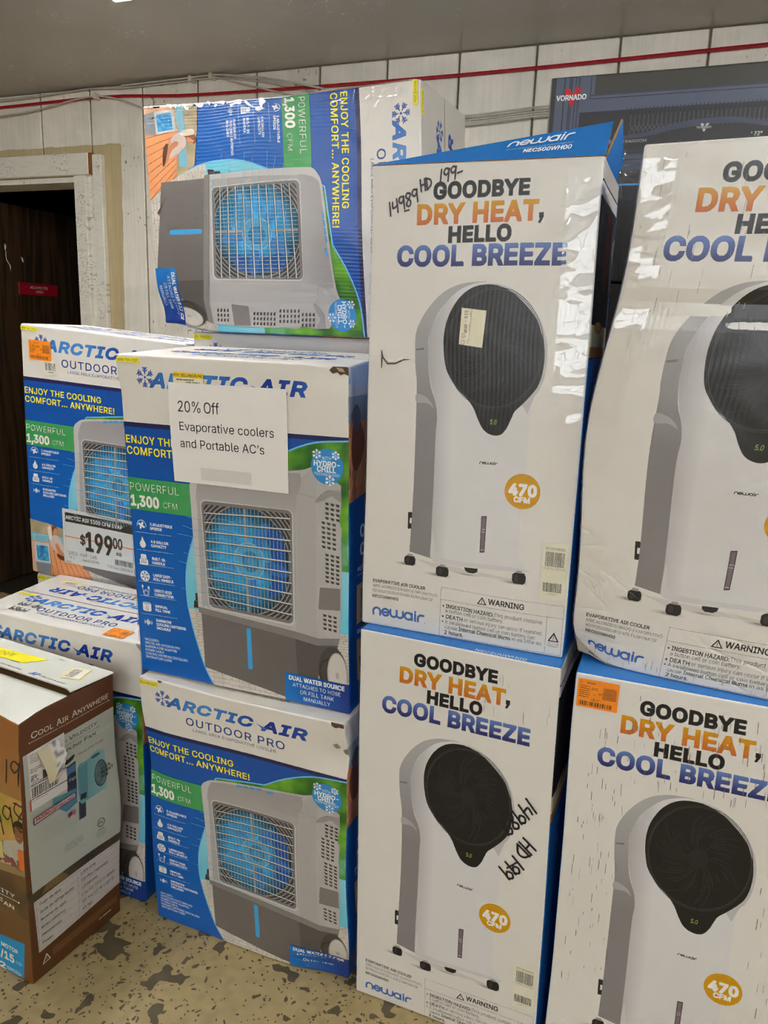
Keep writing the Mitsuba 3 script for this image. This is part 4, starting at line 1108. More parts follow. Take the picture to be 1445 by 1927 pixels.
A8 = blue('cooler_carton_004', 'blue and white cooler carton under the one with the price sign, mostly hidden', (-1.725, 1.642, 0), squash=0.988, yaw=0.08, lean=0.01, rz=-0.074, seed=15, amp=0.001, top=False)
A6 = blue('cooler_carton_005', 'blue and white cooler carton under the one lying on its side, top edge showing', (-1.165, 1.652, 0.698), yaw=0.0, seed=16, amp=0.001, top=False)
A7 = blue('cooler_carton_006', 'blue and white cooler carton at the bottom of the rear stack, out of sight', (-1.150, 1.655, 0.0), squash=0.988, yaw=0.0, seed=17, amp=0.001, top=False)
A3 = blue('cooler_carton_007', 'topmost blue and white cooler carton, lying on its side with the print turned sideways', (-1.249, 1.636, 1.4045), front=FB, rolled=True, yaw=-0.045, lean=-0.060, ly=-0.003, seed=18, amp=0.006, mat='print_crumpled',
          dents=[((0.5, 0, 0.02), (.06, .12, .08), (-0.020, 0.010, 0.012)), ((0.0, 0, 0.35), (.03, .05, .3), (0.010, 0.0, 0))])
# ------------------------------------------------------------------ signs
def flat_sign(key, C, face, x0, y0, art, paper, base=0.0018, thick=0.0005):
    C.slab('paper', face, (x0, y0, x0 + art.w / 1000, y0 + art.h / 1000), paper, off=base, thick=thick, parent=key, mat='print_matte')
    C.art(face, art, parent=key, x0=x0, y0=y0, base=base + 0.0002, mat='print_matte')


S = Art(264, 205); S.cur = 'sign_lettering'
K = (36, 36, 38)
S.T('20%', 22, 74, 58, 22, K); S.T('Off', 82, 116, 58, 22, K)
S.T('Evaporative coolers', 23, 234, 96, 17.5, K); S.T('and Portable AC\u2019s', 22, 212, 131, 17.5, K)
tag('sale_sign', 'white paper sign reading 20% off, taped over the name on a blue cooler carton', 'sign')
flat_sign('sale_sign', A1, 'front', 0.124, 0.051, S, (232, 230, 226), base=0.0034)
A1.slab('tape_piece', 'front', (0.19, 0.222, 0.305, 0.247), (214, 211, 204), off=0.0042, thick=0.0002, parent='sale_sign', label='strip of clear tape', mat='print_smooth')

PS = Art(232, 156); PS.cur = 'header_print'
PS.R(9, 10, 232, 37, (34, 34, 36)); PS.cur = 'price_lettering'
PS.T('ARCTIC AIR 1300 CFM EVAP', 11, 192, 29, 10.5, (236, 238, 238), w=0.035)
PS.L([(6, 79), (232, 79)], 3, (226, 116, 84), cap='flat')
PS.T('$', 56, 72, 94, 25, K, w=0.04); PS.T('199', 75, 158, 109, 52, K, w=0.045); PS.T('00', 162, 190, 87, 29, K, w=0.03); PS.T('ea', 171, 187, 106, 12, K, w=0.02)
PS.T('1013-449-145', 14, 108, 130, 9.5, K); PS.T('*K 5', 17, 34, 142, 7, K); PS.T('AAOUTPN', 60, 114, 143, 7.5, K); PS.T('7 35541 20020 6', 140, 222, 146, 7.5, K); PS.bars(166, 118, 222, 134, K, 12)
PS.L([(6, 152), (24, 151.5)], 1.2, K)
for q in ([(8, 9), (8, 150)],): PS.L(q, 0.5, (150, 154, 156))
tag('price_sign', 'white price sign in a clear plastic sleeve on the carton before the dark doorway', 'sign')
flat_sign('price_sign', A4, 'front', 0.113, 0.499, PS, (214, 218, 217), base=0.003)


def film_sheet(C, name, face, rect, off, parent=None, wr=0.0012, seed=1, step=0.008, label=None):
    x0, y0, x1, y1 = rect
    gx, gy = np.linspace(x0, x1, max(3, int((x1 - x0) / step))), np.linspace(y0, y1, max(3, int((y1 - y0) / step)))
    A, B = np.meshgrid(gx, gy); a, b = A.ravel(), B.ravel(); W = len(gx)
    o = off + wr * (np.abs(meshkit.fbm(np.stack([a * 60, b * 25, 0 * a], -1), 3, seed) - 0.5) * 2 + meshkit.noise(np.stack([a * 24, b * 70, 0 * a], -1), seed + 3))
    V = C.pose(C.shell(C.on(face, a, b), o))
    i, j = np.meshgrid(np.arange(W - 1), np.arange(len(gy) - 1)); k = (j * W + i).ravel()
    key = part(parent or C.key, name, (V, np.vstack([np.c_[k, k + W, k + 1], np.c_[k + 1, k + W, k + W + 1]])), 'film', smooth=True)
    tag(key, label or 'clear plastic film')
    return key


film_sheet(A4, 'clear_sleeve', 'front', (0.111, 0.497, 0.348, 0.658), 0.0042, parent='price_sign', wr=0.0008, label='clear plastic sleeve')
film_sheet(N1, 'packing_tape', 'front', (NW - 0.055, 0.02, NW - 0.004, 0.78), 0.0012, wr=0.002, seed=4, label='wrinkled clear packing tape')
film_sheet(N3, 'packing_tape', 'front', (0.004, 0.02, 0.05, 0.80), 0.0012, wr=0.002, seed=6, label='wrinkled clear packing tape')
film_sheet(A3, 'packing_tape', 'front', (0.0, 0.03, 0.03, 0.69), 0.0012, wr=0.003, seed=7, label='wrinkled clear packing tape')
film_sheet(A1, 'packing_tape', 'right', (0.0, 0.01, 0.03, 0.69), 0.001, wr=0.0015, seed=8, label='clear packing tape')
film_sheet(A2, 'packing_tape', 'right', (0.0, 0.01, 0.04, 0.69), 0.001, wr=0.002, seed=9, label='clear packing tape')

# worn and torn board
def worn(C, face, build, base=0.0022, label='brown torn board'):
    w, h = C.size(face); A = Art(w * 1000, h * 1000); A.cur = 'worn_edge'; build(A)
    A.items = [(f'worn_edge#{i}', *it[1:]) for i, it in enumerate(A.items)]
    C.art(face, A, base=base, mat='print_matte', label={'worn_edge': label})


def edge_strip(h, y0, y1, wmax, seed, x0=0.0, sgn=1):
    r = random.Random(seed); ys = np.arange(y0, y1, 6.0); p = [(x0, y0)] + [(x0 + sgn * r.uniform(0.2, wmax), y) for y in ys] + [(x0, y1)]
    return p


KR, KD = (116, 84, 54), (78, 60, 44)
worn(A1, 'front', lambda A: (A.P(edge_strip(705, 130, 690, 3.4, 3), KR), A.P([(486, 0), (516, 0), (516, 14), (508, 10), (500, 13), (494, 8), (484, 11), (478, 6)], KD), A.P([(492, 2), (506, 3), (510, 8), (498, 7)], (176, 150, 120))))
worn(A2, 'front', lambda A: (A.P([(488, 0), (516, 0), (516, 10), (506, 8), (498, 12), (490, 8)], KD), A.P([(484, 58), (494, 52), (500, 62), (490, 66)], (150, 138, 122)), A.P([(505, 66), (516, 60), (516, 76), (508, 74)], (128, 116, 102)), A.P([(0, 0), (20, 0), (10, 3), (0, 3)], (170, 160, 146)), A.P([(52, 0), (66, 0), (62, 5), (55, 3)], KD)))
worn(A3, 'front', lambda A: (A.P([(206, 652), (216, 662), (247, 679), (240, 684), (226, 672), (210, 658)], KD), A.P([(502, 632), (513, 620), (516, 632), (510, 645)], (176, 150, 110)), A.P([(0, 300), (4, 310), (3, 420), (6, 470), (2, 560), (0, 600)], (196, 206, 220))))
worn(A5, 'front', lambda A: A.P([(500, 0), (516, 0), (516, 22), (510, 12)], (150, 144, 136)))
worn(N3, 'front', lambda A: (A.P(edge_strip(850, 20, 800, 2.4, 5), (120, 108, 92)), A.P([(0, 806), (6, 824), (22, 838), (60, 846), (110, 850), (0, 850)], (186, 172, 150)), A.P([(6, 828), (20, 840), (48, 846), (22, 844), (10, 836)], KD)))
worn(N2, 'front', lambda A: A.P(edge_strip(850, 40, 800, 1.2, 6), (150, 140, 124)))
worn(N1, 'front', lambda A: A.P(edge_strip(850, 20, 840, 1.4, 7), (140, 126, 106)))
# stickers on the blue cartons
RT = Art(70, 24); RT.cur = 'return_sticker'
RT.R(0, 0, 70, 24, (228, 222, 196)); RT.R(0, 0, 70, 11, (238, 200, 40)); RT.T('RTV  YELLOW/JAUNE', 2, 68, 8.6, 5.4, (50, 42, 24), w=0.03); RT.fineprint(8, 13.5, 60, 17, 1, (80, 76, 70), 2, 0.7); RT.bars(30, 18, 62, 23, (60, 56, 52), 7)
A1.art('front', RT, x0=0.136, y0=0.030, base=0.0022, label={'return_sticker': 'yellow and cream return sticker'})
OS = orange_sticker(70, 52)
A4.art('front', OS, x0=0.026, y0=0.040, base=0.0018, label={'orange_sticker': 'orange clearance sticker'})
BT = Art(64, 42); BT.cur = 'torn_label'; BT.P([(0, 4), (58, 0), (64, 36), (34, 42), (22, 38)], (226, 222, 206)); BT.bars(24, 8, 56, 28, (60, 58, 56), 9); BT.fineprint(34, 32, 56, 36, 1, (90, 86, 80), 4, 0.6)
A4.art('front', BT, x0=0.052, y0=0.088, base=0.0014, label={'torn_label': 'torn cream bar code label'})
for C, (x, y), fl_ in ((A5, (0.395, 0.236), True),):
    OT = orange_sticker(62, 44); C.art('top', OT, x0=x, y0=y, base=0.0016, label={'orange_sticker': 'orange clearance sticker on the top flap'})
BS = Art(78, 22); BS.cur = 'barcode_sticker'; BS.R(0, 0, 78, 22, (226, 222, 204)); BS.R(0, 0, 78, 4, (232, 204, 50)); BS.bars(16, 7, 54, 19, (70, 68, 64), 5)
A5.art('top', BS, x0=0.052, y0=0.040, base=0.0016, label={'barcode_sticker': 'cream and yellow barcode sticker'})
A5.art('top', YT, x0=0.015, y0=0.156, base=0.0014, label={'yellow_tag': 'yellow tag'})
MK = Art(120, 80); MK.cur = 'marker_writing'; MK.P(affinity.rotate(hand('HD 199', 0, 0, 20, 0, 2.2), 180, origin=(55, 20)), K); MK.cur = 'marker_writing#2'; MK.P(affinity.rotate(hand('14989', 0, 0, 20, 0, 2.2), 180, origin=(50, 36)), K)
A5.art('top', MK, x0=0.030, y0=0.185, base=0.0012, label={'marker_writing': 'black marker writing, upside down'})
A3.art('top', YT, x0=0.02, y0=0.272, base=0.0012)


# ------------------------------------------------------------------ brown fan carton in the lower left corner
def fan_right():
    A = Art(256, 636); A.cur = 'side_print'
    A.R(0, 0, 263, 636, grad(0, (96, 58, 34), 636, (88, 52, 26)), 40)
    A.P([(0, 405), (263, 398), (263, 434), (0, 442)], blur((52, 46, 34), (86, 72, 48), 40, 3), 14); A.P([(36, 430), (56, 404), (90, 408), (110, 432)], (112, 92, 56))
    A.cur = 'headline_lettering'; W = (206, 196, 184)
    for t, x0, x1 in (('Cool', 30, 84), ('Air', 93, 124), ('Anywhere', 134, 238)): A.T(t, x0, x1, 52, 14, W, w=0.01, sc=True)
    A.L([(25, 59), (240, 59)], 0.9, W); A.E(25, 59, 1.6, 1.6, W); A.E(240, 59, 1.6, 1.6, W)
    A.cur = 'diagram_print'
    A.P([(8, 81), (257, 80), (259, 406), (14, 413)], (178, 182, 172)); A.P([(10, 125.5), (257, 121), (257, 122), (10, 126.5)], (206, 208, 198))
    D = (46, 46, 46)
    A.T('High', 88, 116, 101, 9.5, D, sc=True); A.T('Velocity', 123, 203, 101, 9.5, D, sc=True, w=0.01); A.L([(86, 108), (208, 108)], 0.7, D); A.E(208, 108, 1.3, 1.3, D); A.T('Cooling', 92, 156, 123.5, 9.5, D, sc=True, w=0.01); A.T('Fan', 165, 197, 123.5, 9.5, D, sc=True, w=0.01)
    A.T('Water Distributor', 145, 219, 149, 5.6, (84, 84, 82)); A.L([(132, 146), (143, 146)], 0.4, D)
    A.P([(111, 145), (134, 139), (137, 142), (131, 150), (111, 155)], (40, 40, 42)); A.P([(112, 161), (138, 157), (139, 226), (114, 224)], (42, 48, 58)); A.P([(113, 165), (137, 161), (137, 182), (124, 180), (113, 186)], (72, 104, 146)); A.T('Fan', 120, 137, 200, 7, (196, 204, 208))
    A.P([(75, 216), (139, 226), (139, 262), (110, 270), (75, 236)], (72, 132, 142)); A.P([(143, 264), (162, 268), (161, 309), (156, 311), (142, 310)], (52, 54, 58))
    A.P(curve([(143, 178), (168, 173), (196, 164), (208, 166), (219, 172), (221, 184), (220, 264), (210, 268), (168, 272), (146, 266)], 3, True), gradx(143, (92, 144, 152), 221, (140, 178, 180))); A.P([(145, 180), (170, 176), (168, 268), (147, 264)], (86, 134, 144)); A.P(ell(194, 174, 13, 4), (62, 96, 104)); A.E(206, 224, 18, 33, (50, 62, 66)); A.E(206, 224, 16, 30, blur((70, 88, 92), (112, 130, 132), 5, 6), 6)
    A.P([(149, 248), (165, 250), (163, 263), (147, 262)], (40, 46, 52)); 
    for i, (t, x0, x1) in enumerate((('COOL', 207, 235), ('MOIST', 206, 241), ('AIR', 206, 226))): A.T(t, x0, x1, 217 + 10.5 * i, 6.6, (30, 34, 36), w=0.05)
    A.P(ell(199, 349, 10, 11).difference(ell(199, 349, 8.2, 9.2)), D); A.T('ETL', 193.5, 205, 352, 6, D, w=0.05); A.fineprint(191, 365, 207, 368, 1, (90, 90, 88), 4, 0.8); A.fineprint(186, 371, 214, 388, 5, (120, 122, 116), 5, 0.35); A.fineprint(102, 352, 150, 372, 4, (120, 122, 116), 7, 0.3)
    A.cur = 'table_print'
    A.P([(15, 436), (257, 429), (258, 552), (19, 566)], (196, 190, 186))
    f = lambda x, y: (x, y - (x - 15) * 0.028)
    for i in range(7): A.L([f(18, 441 + 19.6 * i), f(256, 441 + 19.6 * i * (1.0 - 0.04))], 0.5, (70, 64, 60))
    A.L([f(20, 441), f(21, 560)], 0.5, (70, 64, 60)); A.L([f(131, 441), f(130, 560)], 0.5, (70, 64, 60)); A.L([f(255, 441), f(256, 556)], 0.5, (70, 64, 60))
    for i, (a, b, xa, xb) in enumerate((('Flujo de aire', '1,300 CFM', 84, 180), ('Zona de refrigeraci\u00f3n', '500 Pies Cuadrados', 118, 216), ('Reserva de agua', '4.8 Galones', 96, 186), ('Motor el\u00e9ctrico', '1/15 H.P. 115V 2-Speed', 92, 236), ('Dimensiones', '28" H x 20" W x 10" D', 80, 234), ('Pesas', '15 lbs', 56, 168))):
        y = 455 + 19.6 * i
        A.T(a, 29, xa, y - 2, 6.6, D, w=0.035); A.T(b, 139, xb, y - 4 - 0.6 * i, 6.6, D, w=0.03)
    A.cur = 'caution_print'
    A.P(Polygon([(27, 603), (47, 601), (37.5, 582)]).buffer(0.7).difference(Polygon([(30, 601.4), (44.4, 600), (37.5, 586)])), W); A.L([(37.5, 590), (37.6, 596)], 1, W); A.fineprint(54, 582, 242, 602, 5, (150, 112, 78), 11, 0.3); A.fineprint(186, 606, 240, 611, 1, (190, 170, 150), 13, 0.7)
    return A


def fan_front():
    A = Art(470, 636); A.cur = 'front_print'
    A.R(0, 0, 470, 636, grad(0, (150, 96, 48), 260, (158, 118, 66)), 40); A.R(0, 180, 470, 330, blur((150, 138, 50), (196, 150, 84), 40, 3), 14); A.R(0, 310, 470, 636, blur((70, 56, 36), (110, 82, 48), 60, 4), 20); A.R(0, 470, 470, 636, grad(470, (104, 78, 46), 636, (110, 66, 30)), 30)
    A.P(curve([(452, 250), (448, 280), (408, 296), (396, 350), (484, 352), (484, 284), (476, 268)], 4, True), (176, 168, 150)); A.P(curve([(446, 246), (444, 262), (450, 280), (462, 284), (470, 272), (472, 246)], 4, True), (130, 86, 54)); A.P(curve([(442, 250), (446, 236), (462, 230), (472, 236), (473, 248), (456, 244)], 4, True), (44, 32, 24))
    A.L([(448, 256), (453, 255)], 1, (50, 34, 26)); A.L([(460, 256), (466, 256)], 1, (50, 34, 26)); A.L([(451, 273), (461, 273)], 1.2, (196, 170, 150))
    A.P([(360, 350), (470, 340), (470, 362), (360, 378)], (140, 120, 78)); A.P([(360, 350), (470, 336), (470, 342), (360, 358)], (184, 164, 116))
    r = random.Random(3)
    for i in range(40): A.E(r.uniform(380, 462), r.uniform(330, 346), 4, 4, (r.randint(110, 150), 70, 78))
    A.P(rounded([(454, 300), (470, 298), (470, 346), (456, 346)], 3), (212, 110, 44)); A.P(rounded([(384, 302), (404, 298), (406, 340), (386, 342)], 4), (196, 184, 110))
    A.cur = 'headline_lettering'; W = (228, 222, 208)
    A.T('High', 230, 280, 432, 15, W, sc=True); A.T('Velocity', 296, 432, 430, 13, W, sc=True); A.L([(220, 440), (444, 435)], 1, W); A.E(444, 435, 2, 2, W); A.T('Cooling', 240, 362, 464, 13, W, sc=True); A.T('Fan', 377, 426, 460, 13, W, sc=True)
    A.cur = 'motor_badge'
    A.P([(280, 556), (452, 536), (443, 630), (280, 640)], (30, 140, 192)); A.T('MOTOR', 376, 428, 573, 10, W, w=0.04); A.T('1/15', 356, 414, 603, 19, W, w=0.05); A.T('HP', 421, 440, 602, 10, (150, 200, 220)); A.T('2', 366, 384, 632, 15, W, w=0.06); A.T('SPEED', 389, 434, 629, 9, W)
    return A


H = Carton('fan_carton', 0.47, 0.256, 0.636, (-1.652, 1.092, 0), yaw=-0.10, lean=0.015, ly=0.003, seed=31, amp=0.004, dents=[((0.47, 0, 0.63), (.04, .04, .03), (0.004, 0.0, -0.008)), ((0.47, 0.26, 0.3), (.05, .06, .1), (0.008, 0, 0))])
tag('fan_carton', 'brown fan carton with a white top, yellow name tape and a shipping label', 'box')
H.body({'*': (104, 64, 36), 'front': (150, 100, 52), 'right': (96, 58, 34)})
H.art('right', fan_right(), label={'diagram_print': 'grey printed diagram of the fan', 'table_print': 'white printed table', 'headline_lettering': 'cream lettering'})
H.art('front', fan_front(), label={'motor_badge': 'blue badge', 'front_print': 'warm brown picnic picture'})
MH = Art(470, 636); MH.cur = 'marker_writing'; MH.P(hand('HD 199-', 320, 110, 54, -8, 2.6, 0.15), K); MH.cur = 'marker_writing#2'; MH.P(hand('14989', 345, 240, 62, -24, 2.6, 0.15), K); MH.cur = 'marker_writing#3'; MH.L([(446, 192), (456, 188)], 2.4, K)
H.art('front', MH, base=0.0014, label={'marker_writing': 'black marker writing'})
H.slab('top_lining', 'top', (0.003, 0.003, 0.467, 0.253), (120, 92, 62), off=-0.008)
H.slab('top_flap', 'top', (0, 0.131, 0.47, 0.256), (214, 216, 208), label='white front top flap')
H.slab('top_flap', 'top', (0, 0.0, 0.47, 0.134), (206, 208, 198), thick=0.003, label='white rear top flap, lifted', bow=lambda a, b: 0.004 + 0.016 * np.clip(b / 0.134, 0, 1))
FT = Art(470, 134); FT.cur = 'flap_lettering'
FT.T('Hessaire', 372, 452, 124, 7, (60, 60, 62), sc=True); FT.P([(344, 128), (350, 112), (356, 112), (352, 120), (358, 120), (362, 112), (368, 112), (360, 128), (354, 128), (357, 123), (351, 123), (349, 128)], (44, 92, 168)); FT.T('Hessaire', 236, 316, 124, 7, (60, 60, 62), sc=True); FT.T('AIR', 316, 334, 24, 6, (70, 70, 72)); FT.T('L16', 246, 270, 96, 7, (44, 92, 168), w=0.04)
lift = lambda b: 0.004 + 0.016 * np.clip(b / 134.0, 0, 1)


def on_lifted(art, base, label=None, name=None):
    for pt, (V, F, C, lv) in art.build().items():
        P = H.pose(H.shell(H.on('top', V[:, 0] / 1000, V[:, 1] / 1000), lift(V[:, 1]) + base + 0.00016 * lv))
        k = part('fan_carton', pt, (P, F), 'print_matte', smooth=True, uv=V / 1000, color=C)
        if label: tag(k, label)


on_lifted(FT, 0.0003)
YY = Art(470, 134); YY.cur = 'name_tape'; YY.P([(96, 58), (306, 40), (282, 92), (84, 104)], (240, 226, 30)); YY.P(affinity.rotate(hand('ANDERSON', 130, 69, 19, -5, 1.5, 0.2), 0, origin=(0, 0)), (70, 66, 30))
on_lifted(YY, 0.001, 'yellow tape with a handwritten name')
BB = Art(470, 134); BB.cur = 'barcode_sticker'; q = np.array([(384, 40), (430, 26), (458, 88), (414, 102)], float); BB.P(q, (226, 208, 110)); BB.P(Polygon(q).buffer(-3.5), (224, 221, 206))
bm = Art(40, 50); bm.bars(0, 0, 34, 50, (70, 68, 64), 6, False)
BB.P(affinity.translate(affinity.rotate(bm.items[0][1].intersection(sbox(0, 0, 22, 50)), -22, origin=(0, 0)), 396, 46), (76, 74, 70))
on_lifted(BB, 0.001, 'cream and yellow barcode sticker')

SL = Art(96, 142); SL.cur = 'shipping_label'
SL.P([(0, 6), (92, 0), (96, 138), (4, 142)], (216, 212, 208)); SL.P([(3, 82), (95, 84), (95, 86), (3, 84)], K); SL.P([(3, 114), (95, 116), (95, 118), (3, 116)], K); SL.bars(6, 88, 76, 112, K, 14); SL.R(74, 62, 96, 78, (30, 28, 30)); SL.T('2', 76, 82, 42, 8, K); SL.fineprint(5, 12, 34, 34, 5, (110, 104, 100), 5, 0.35); SL.fineprint(5, 44, 30, 56, 3, (96, 90, 86), 6, 0.4)
r_ = random.Random(8); SL.P(shapely.union_all([sbox(5 + 2.2 * i, 60 + 2.2 * j, 7 + 2.2 * i, 62 + 2.2 * j) for i in range(9) for j in range(7) if r_.random() < 0.5]), (96, 90, 86)); SL.R(34, 60, 50, 80, (84, 78, 76)); SL.T('UPS GROUND', 5, 52, 81, 4, K, w=0.02); SL.fineprint(6, 120, 60, 124, 1, (170, 110, 96), 9, 0.4); SL.P([(0, 116), (4, 116), (5, 142), (1, 142)], (186, 84, 62))
H.art('right', SL, x0=0.018, y0=0.074, base=0.0012, label={'shipping_label': 'white shipping label with bar codes'}, mat='print_matte')


def curl():
    """The label's loosened corner, peeled forward and hanging down."""
    nu, nv = 9, 14; u, v = np.meshgrid(np.linspace(0, 1, nu), np.linspace(0, 1, nv)); u, v = u.ravel(), v.ravel()
    wd = np.where(v < 0.35, 1.0, 1.0 - 0.8 * (v - 0.35) / 0.65); a = 0.040 + 0.026 * v + 0.050 * u * wd
    b = 0.078 + 0.008 * (1 - u) + 0.088 * v
    o = 0.003 + 0.016 * np.sin(np.pi * np.clip(v, 0, 1)) * (0.4 + 0.6 * u) + 0.010 * v * u
    P = H.pose(H.shell(H.on('right', a, b), o))
    i, j = np.meshgrid(np.arange(nu - 1), np.arange(nv - 1)); k = (j * nu + i).ravel()
    C = np.tile(lin((206, 198, 170)), (len(P), 1)); C[(u > 0.5) & (v < 0.8)] = lin((212, 212, 208)); C[(meshkit.noise(np.stack([u * 8, v * 14, 0 * u], -1), 4) > 0.66) & (u > 0.5)] = lin((120, 120, 124))
    key = part('fan_carton', 'peeled_label', (P, np.vstack([np.c_[k, k + nu, k + 1], np.c_[k + 1, k + nu, k + nu + 1]])), 'print_matte', smooth=True, uv=np.c_[a, b], color=C); tag(key, 'peeled and curled corner of the label')


curl()
PL = Art(110, 22); PL.cur = 'packing_slip_print'; PL.P([(0, 3), (109, 0), (110, 15), (1, 21)], (44, 40, 96)); PL.P([(2, 5), (107, 2), (108, 13), (3, 18.5)], (196, 178, 176)); PL.T('PACKING LIST ENCLOSED', 6, 104, 14, 8, (170, 52, 48), w=0.06, it=0.1)
H.art('right', PL, x0=0.024, y0=0.231, base=0.0032, label={'packing_slip_print': 'red lettered strip in a navy border'}, mat='print_matte')
FL_ = Art(20, 17); FL_.cur = 'flag_print'; FL_.P(curve([(0, 4), (10, 2), (20, 4), (19, 15), (9, 13), (1, 15)], 4, True), (168, 44, 52)); FL_.P([(1, 4), (10, 3), (10, 9), (1, 10)], (44, 48, 104))
for i in range(3): FL_.L([(10, 5 + 3.5 * i), (19, 5.5 + 3.5 * i)], 0.8, (206, 190, 186))
H.art('right', FL_, x0=0.112, y0=0.272, base=0.0032, mat='print_matte')
film_sheet(H, 'document_pouch', 'right', (0.013, 0.216, 0.142, 0.313), 0.0042, wr=0.0022, seed=12, label='clear document pouch')

# ------------------------------------------------------------------ black window fan carton at the upper right, on a stack of black cartons
def window_fan_front():
    A = Art(980, 450); A.cur = 'front_print'
    SL_, BK = (80, 87, 106), (46, 46, 50)
    A.R(0, 0, 980, 450, BK); A.R(0, 0, 14, 450, (50, 52, 48))
    A.R(14, 0, 72, 450, SL_)
    for x, w, c in ((32, 3, (48, 50, 58)), (44, 8, (58, 62, 76)), (58, 2, (44, 46, 54)), (64, 5, (60, 66, 82))): A.R(x, 0, x + w, 450, c)
    A.R(72, 0, 980, 78, SL_); A.R(102, 0, 980, 42, (60, 60, 56)); A.R(94, 42, 980, 45, (54, 60, 80)); A.R(94, 50, 980, 52, (46, 50, 64)); A.R(92, 0, 94, 52, (46, 50, 64))
    A.cur = 'grille_picture'
    A.P(shapely.union_all([sbox(176 + 8 * i, 74, 177.4 + 8 * i, 90) for i in range(98)]), (30, 30, 34))
    A.R(72, 78, 980, 84, (44, 46, 54))
    A.P(shapely.union_all([LineString([(186 + 9.4 * i, 90), (186 + 9.4 * i, 112), (190.7 + 9.4 * i, 118), (186 + 9.4 * i, 124), (186 + 9.4 * i, 138)]).buffer(0.5) for i in range(82)] + [LineString([(195.4 + 9.4 * i, 112), (190.7 + 9.4 * i, 118), (195.4 + 9.4 * i, 124)]).buffer(0.5) for i in range(82)]), (92, 94, 100))
    A.P(np.vstack([curve([(165, 134), (220, 128), (290, 112), (350, 106), (420, 108), (480, 122), (560, 134), (980, 134)], 6), [(980, 200), (420, 150)], curve([(420, 118), (350, 118), (290, 124), (220, 137), (165, 140)], 5)]), (62, 68, 88))
    A.P(np.vstack([curve([(220, 140), (290, 126), (350, 120), (420, 120), (480, 130), (560, 140), (980, 140)], 6), [(980, 220), (220, 220)]]), BK)
    A.R(168, 172, 980, 206, (60, 68, 90)); A.R(168, 182, 980, 186, (40, 42, 50)); A.R(60, 234, 980, 238, (60, 140, 200)); A.R(14, 238, 980, 450, (28, 28, 32))
    A.cur = 'logo_print'
    R = (186, 26, 40)
    A.P([(33, 27), (47, 26), (54, 41), (38, 41)], R); A.P([(59, 26), (74, 24), (66, 41), (54, 41)], R); A.P([(43, 50), (60, 50), (52, 66)], R)
    A.T('VORNADO', 17, 84, 50, 10.5, (226, 226, 228), w=0.05)
    g = (180, 184, 190); A.cur = 'logo_print#2'
    A.P([(333, 117), (339, 117), (342, 122), (336, 122)], g); A.P([(343, 122), (346, 117), (352, 117), (348, 122)], g); A.P([(338, 128), (346, 128), (342, 135)], g); A.T('VORNADO', 326, 356, 127, 4.4, g, w=0.03)
    A.cur = 'model_lettering'; A.T('TRANSOM', 172, 224, 148, 6, (150, 152, 156), w=0.02); A.cur = 'display_lettering'; A.T('72\u00b0', 444, 460, 146, 8, (216, 220, 220)); A.E(439, 140, 1.2, 2, (70, 200, 110))
    return A


V = Carton('window_fan_carton', 0.98, 0.34, 0.45, (-0.382, 1.95, 1.553), seed=41, amp=0.003)
tag('window_fan_carton', 'long black window fan carton with a red logo, high up behind the tall white cartons', 'box')
V.body({'*': (40, 40, 44)})
V.art('front', window_fan_front(), label={'logo_print': 'red and white logo', 'grille_picture': 'printed picture of a fan grille'})
V.flaps((58, 58, 56))
for i in range(2):
    K_ = Carton(f'black_carton{"" if i == 0 else "_001"}', 0.92, 0.33, 0.776, (-0.36, 1.955, 0.776 * i), seed=51 + i, amp=0.001)
    tag(K_.key, f'plain black carton {"at the bottom of" if i == 0 else "in the upper half of"} the stack under the black fan carton', 'box')
    K_.body({'*': (34, 33, 34)}); K_.flaps((34, 33, 34))

# torn board along the top of the lying carton, and its loose film
sheet_part(A3, 'torn_flap', [(-0.002, 0.004, 0.44), (-0.002, 0.004, 0.690), (-0.010, 0.05, 0.685), (-0.012, 0.045, 0.45)], (168, 160, 150), nu=18, nv=4, label='torn grey board edge', back=(150, 118, 84))


def crumple(C, name, corners, seed, amp, mat, label, n=16, color=(20, 20, 22)):
    P, nn, u, v = free_sheet(C, corners, n, n)
    P = P + nn * (amp * (meshkit.fbm(np.stack([u * 5, v * 5, 0 * u], -1), 3, seed) - 0.5))[:, None] * 2
    i, j = np.meshgrid(np.arange(n - 1), np.arange(n - 1)); k = (j * n + i).ravel()
    key = part(C.key, name, (C.pose(P), np.vstack([np.c_[k, k + 1, k + n], np.c_[k + 1, k + n + 1, k + n]])), mat, smooth=False)
    tag(key, label)


crumple(N1, 'loose_film', [(NW - 0.03, 0.24, NH - 0.02), (NW + 0.03, 0.25, NH - 0.03), (NW + 0.035, 0.25, NH + 0.06), (NW - 0.02, 0.24, NH + 0.075)], 5, 0.02, 'film', 'scrap of clear film at the back corner')
crumple(N1, 'black_wrap', [(NW - 0.10, 0.25, NH - 0.01), (NW - 0.01, 0.25, NH - 0.01), (NW - 0.006, 0.255, NH + 0.085), (NW - 0.05, 0.25, NH + 0.07)], 7, 0.012, 'dark_plastic', 'scrap of black plastic wrap')

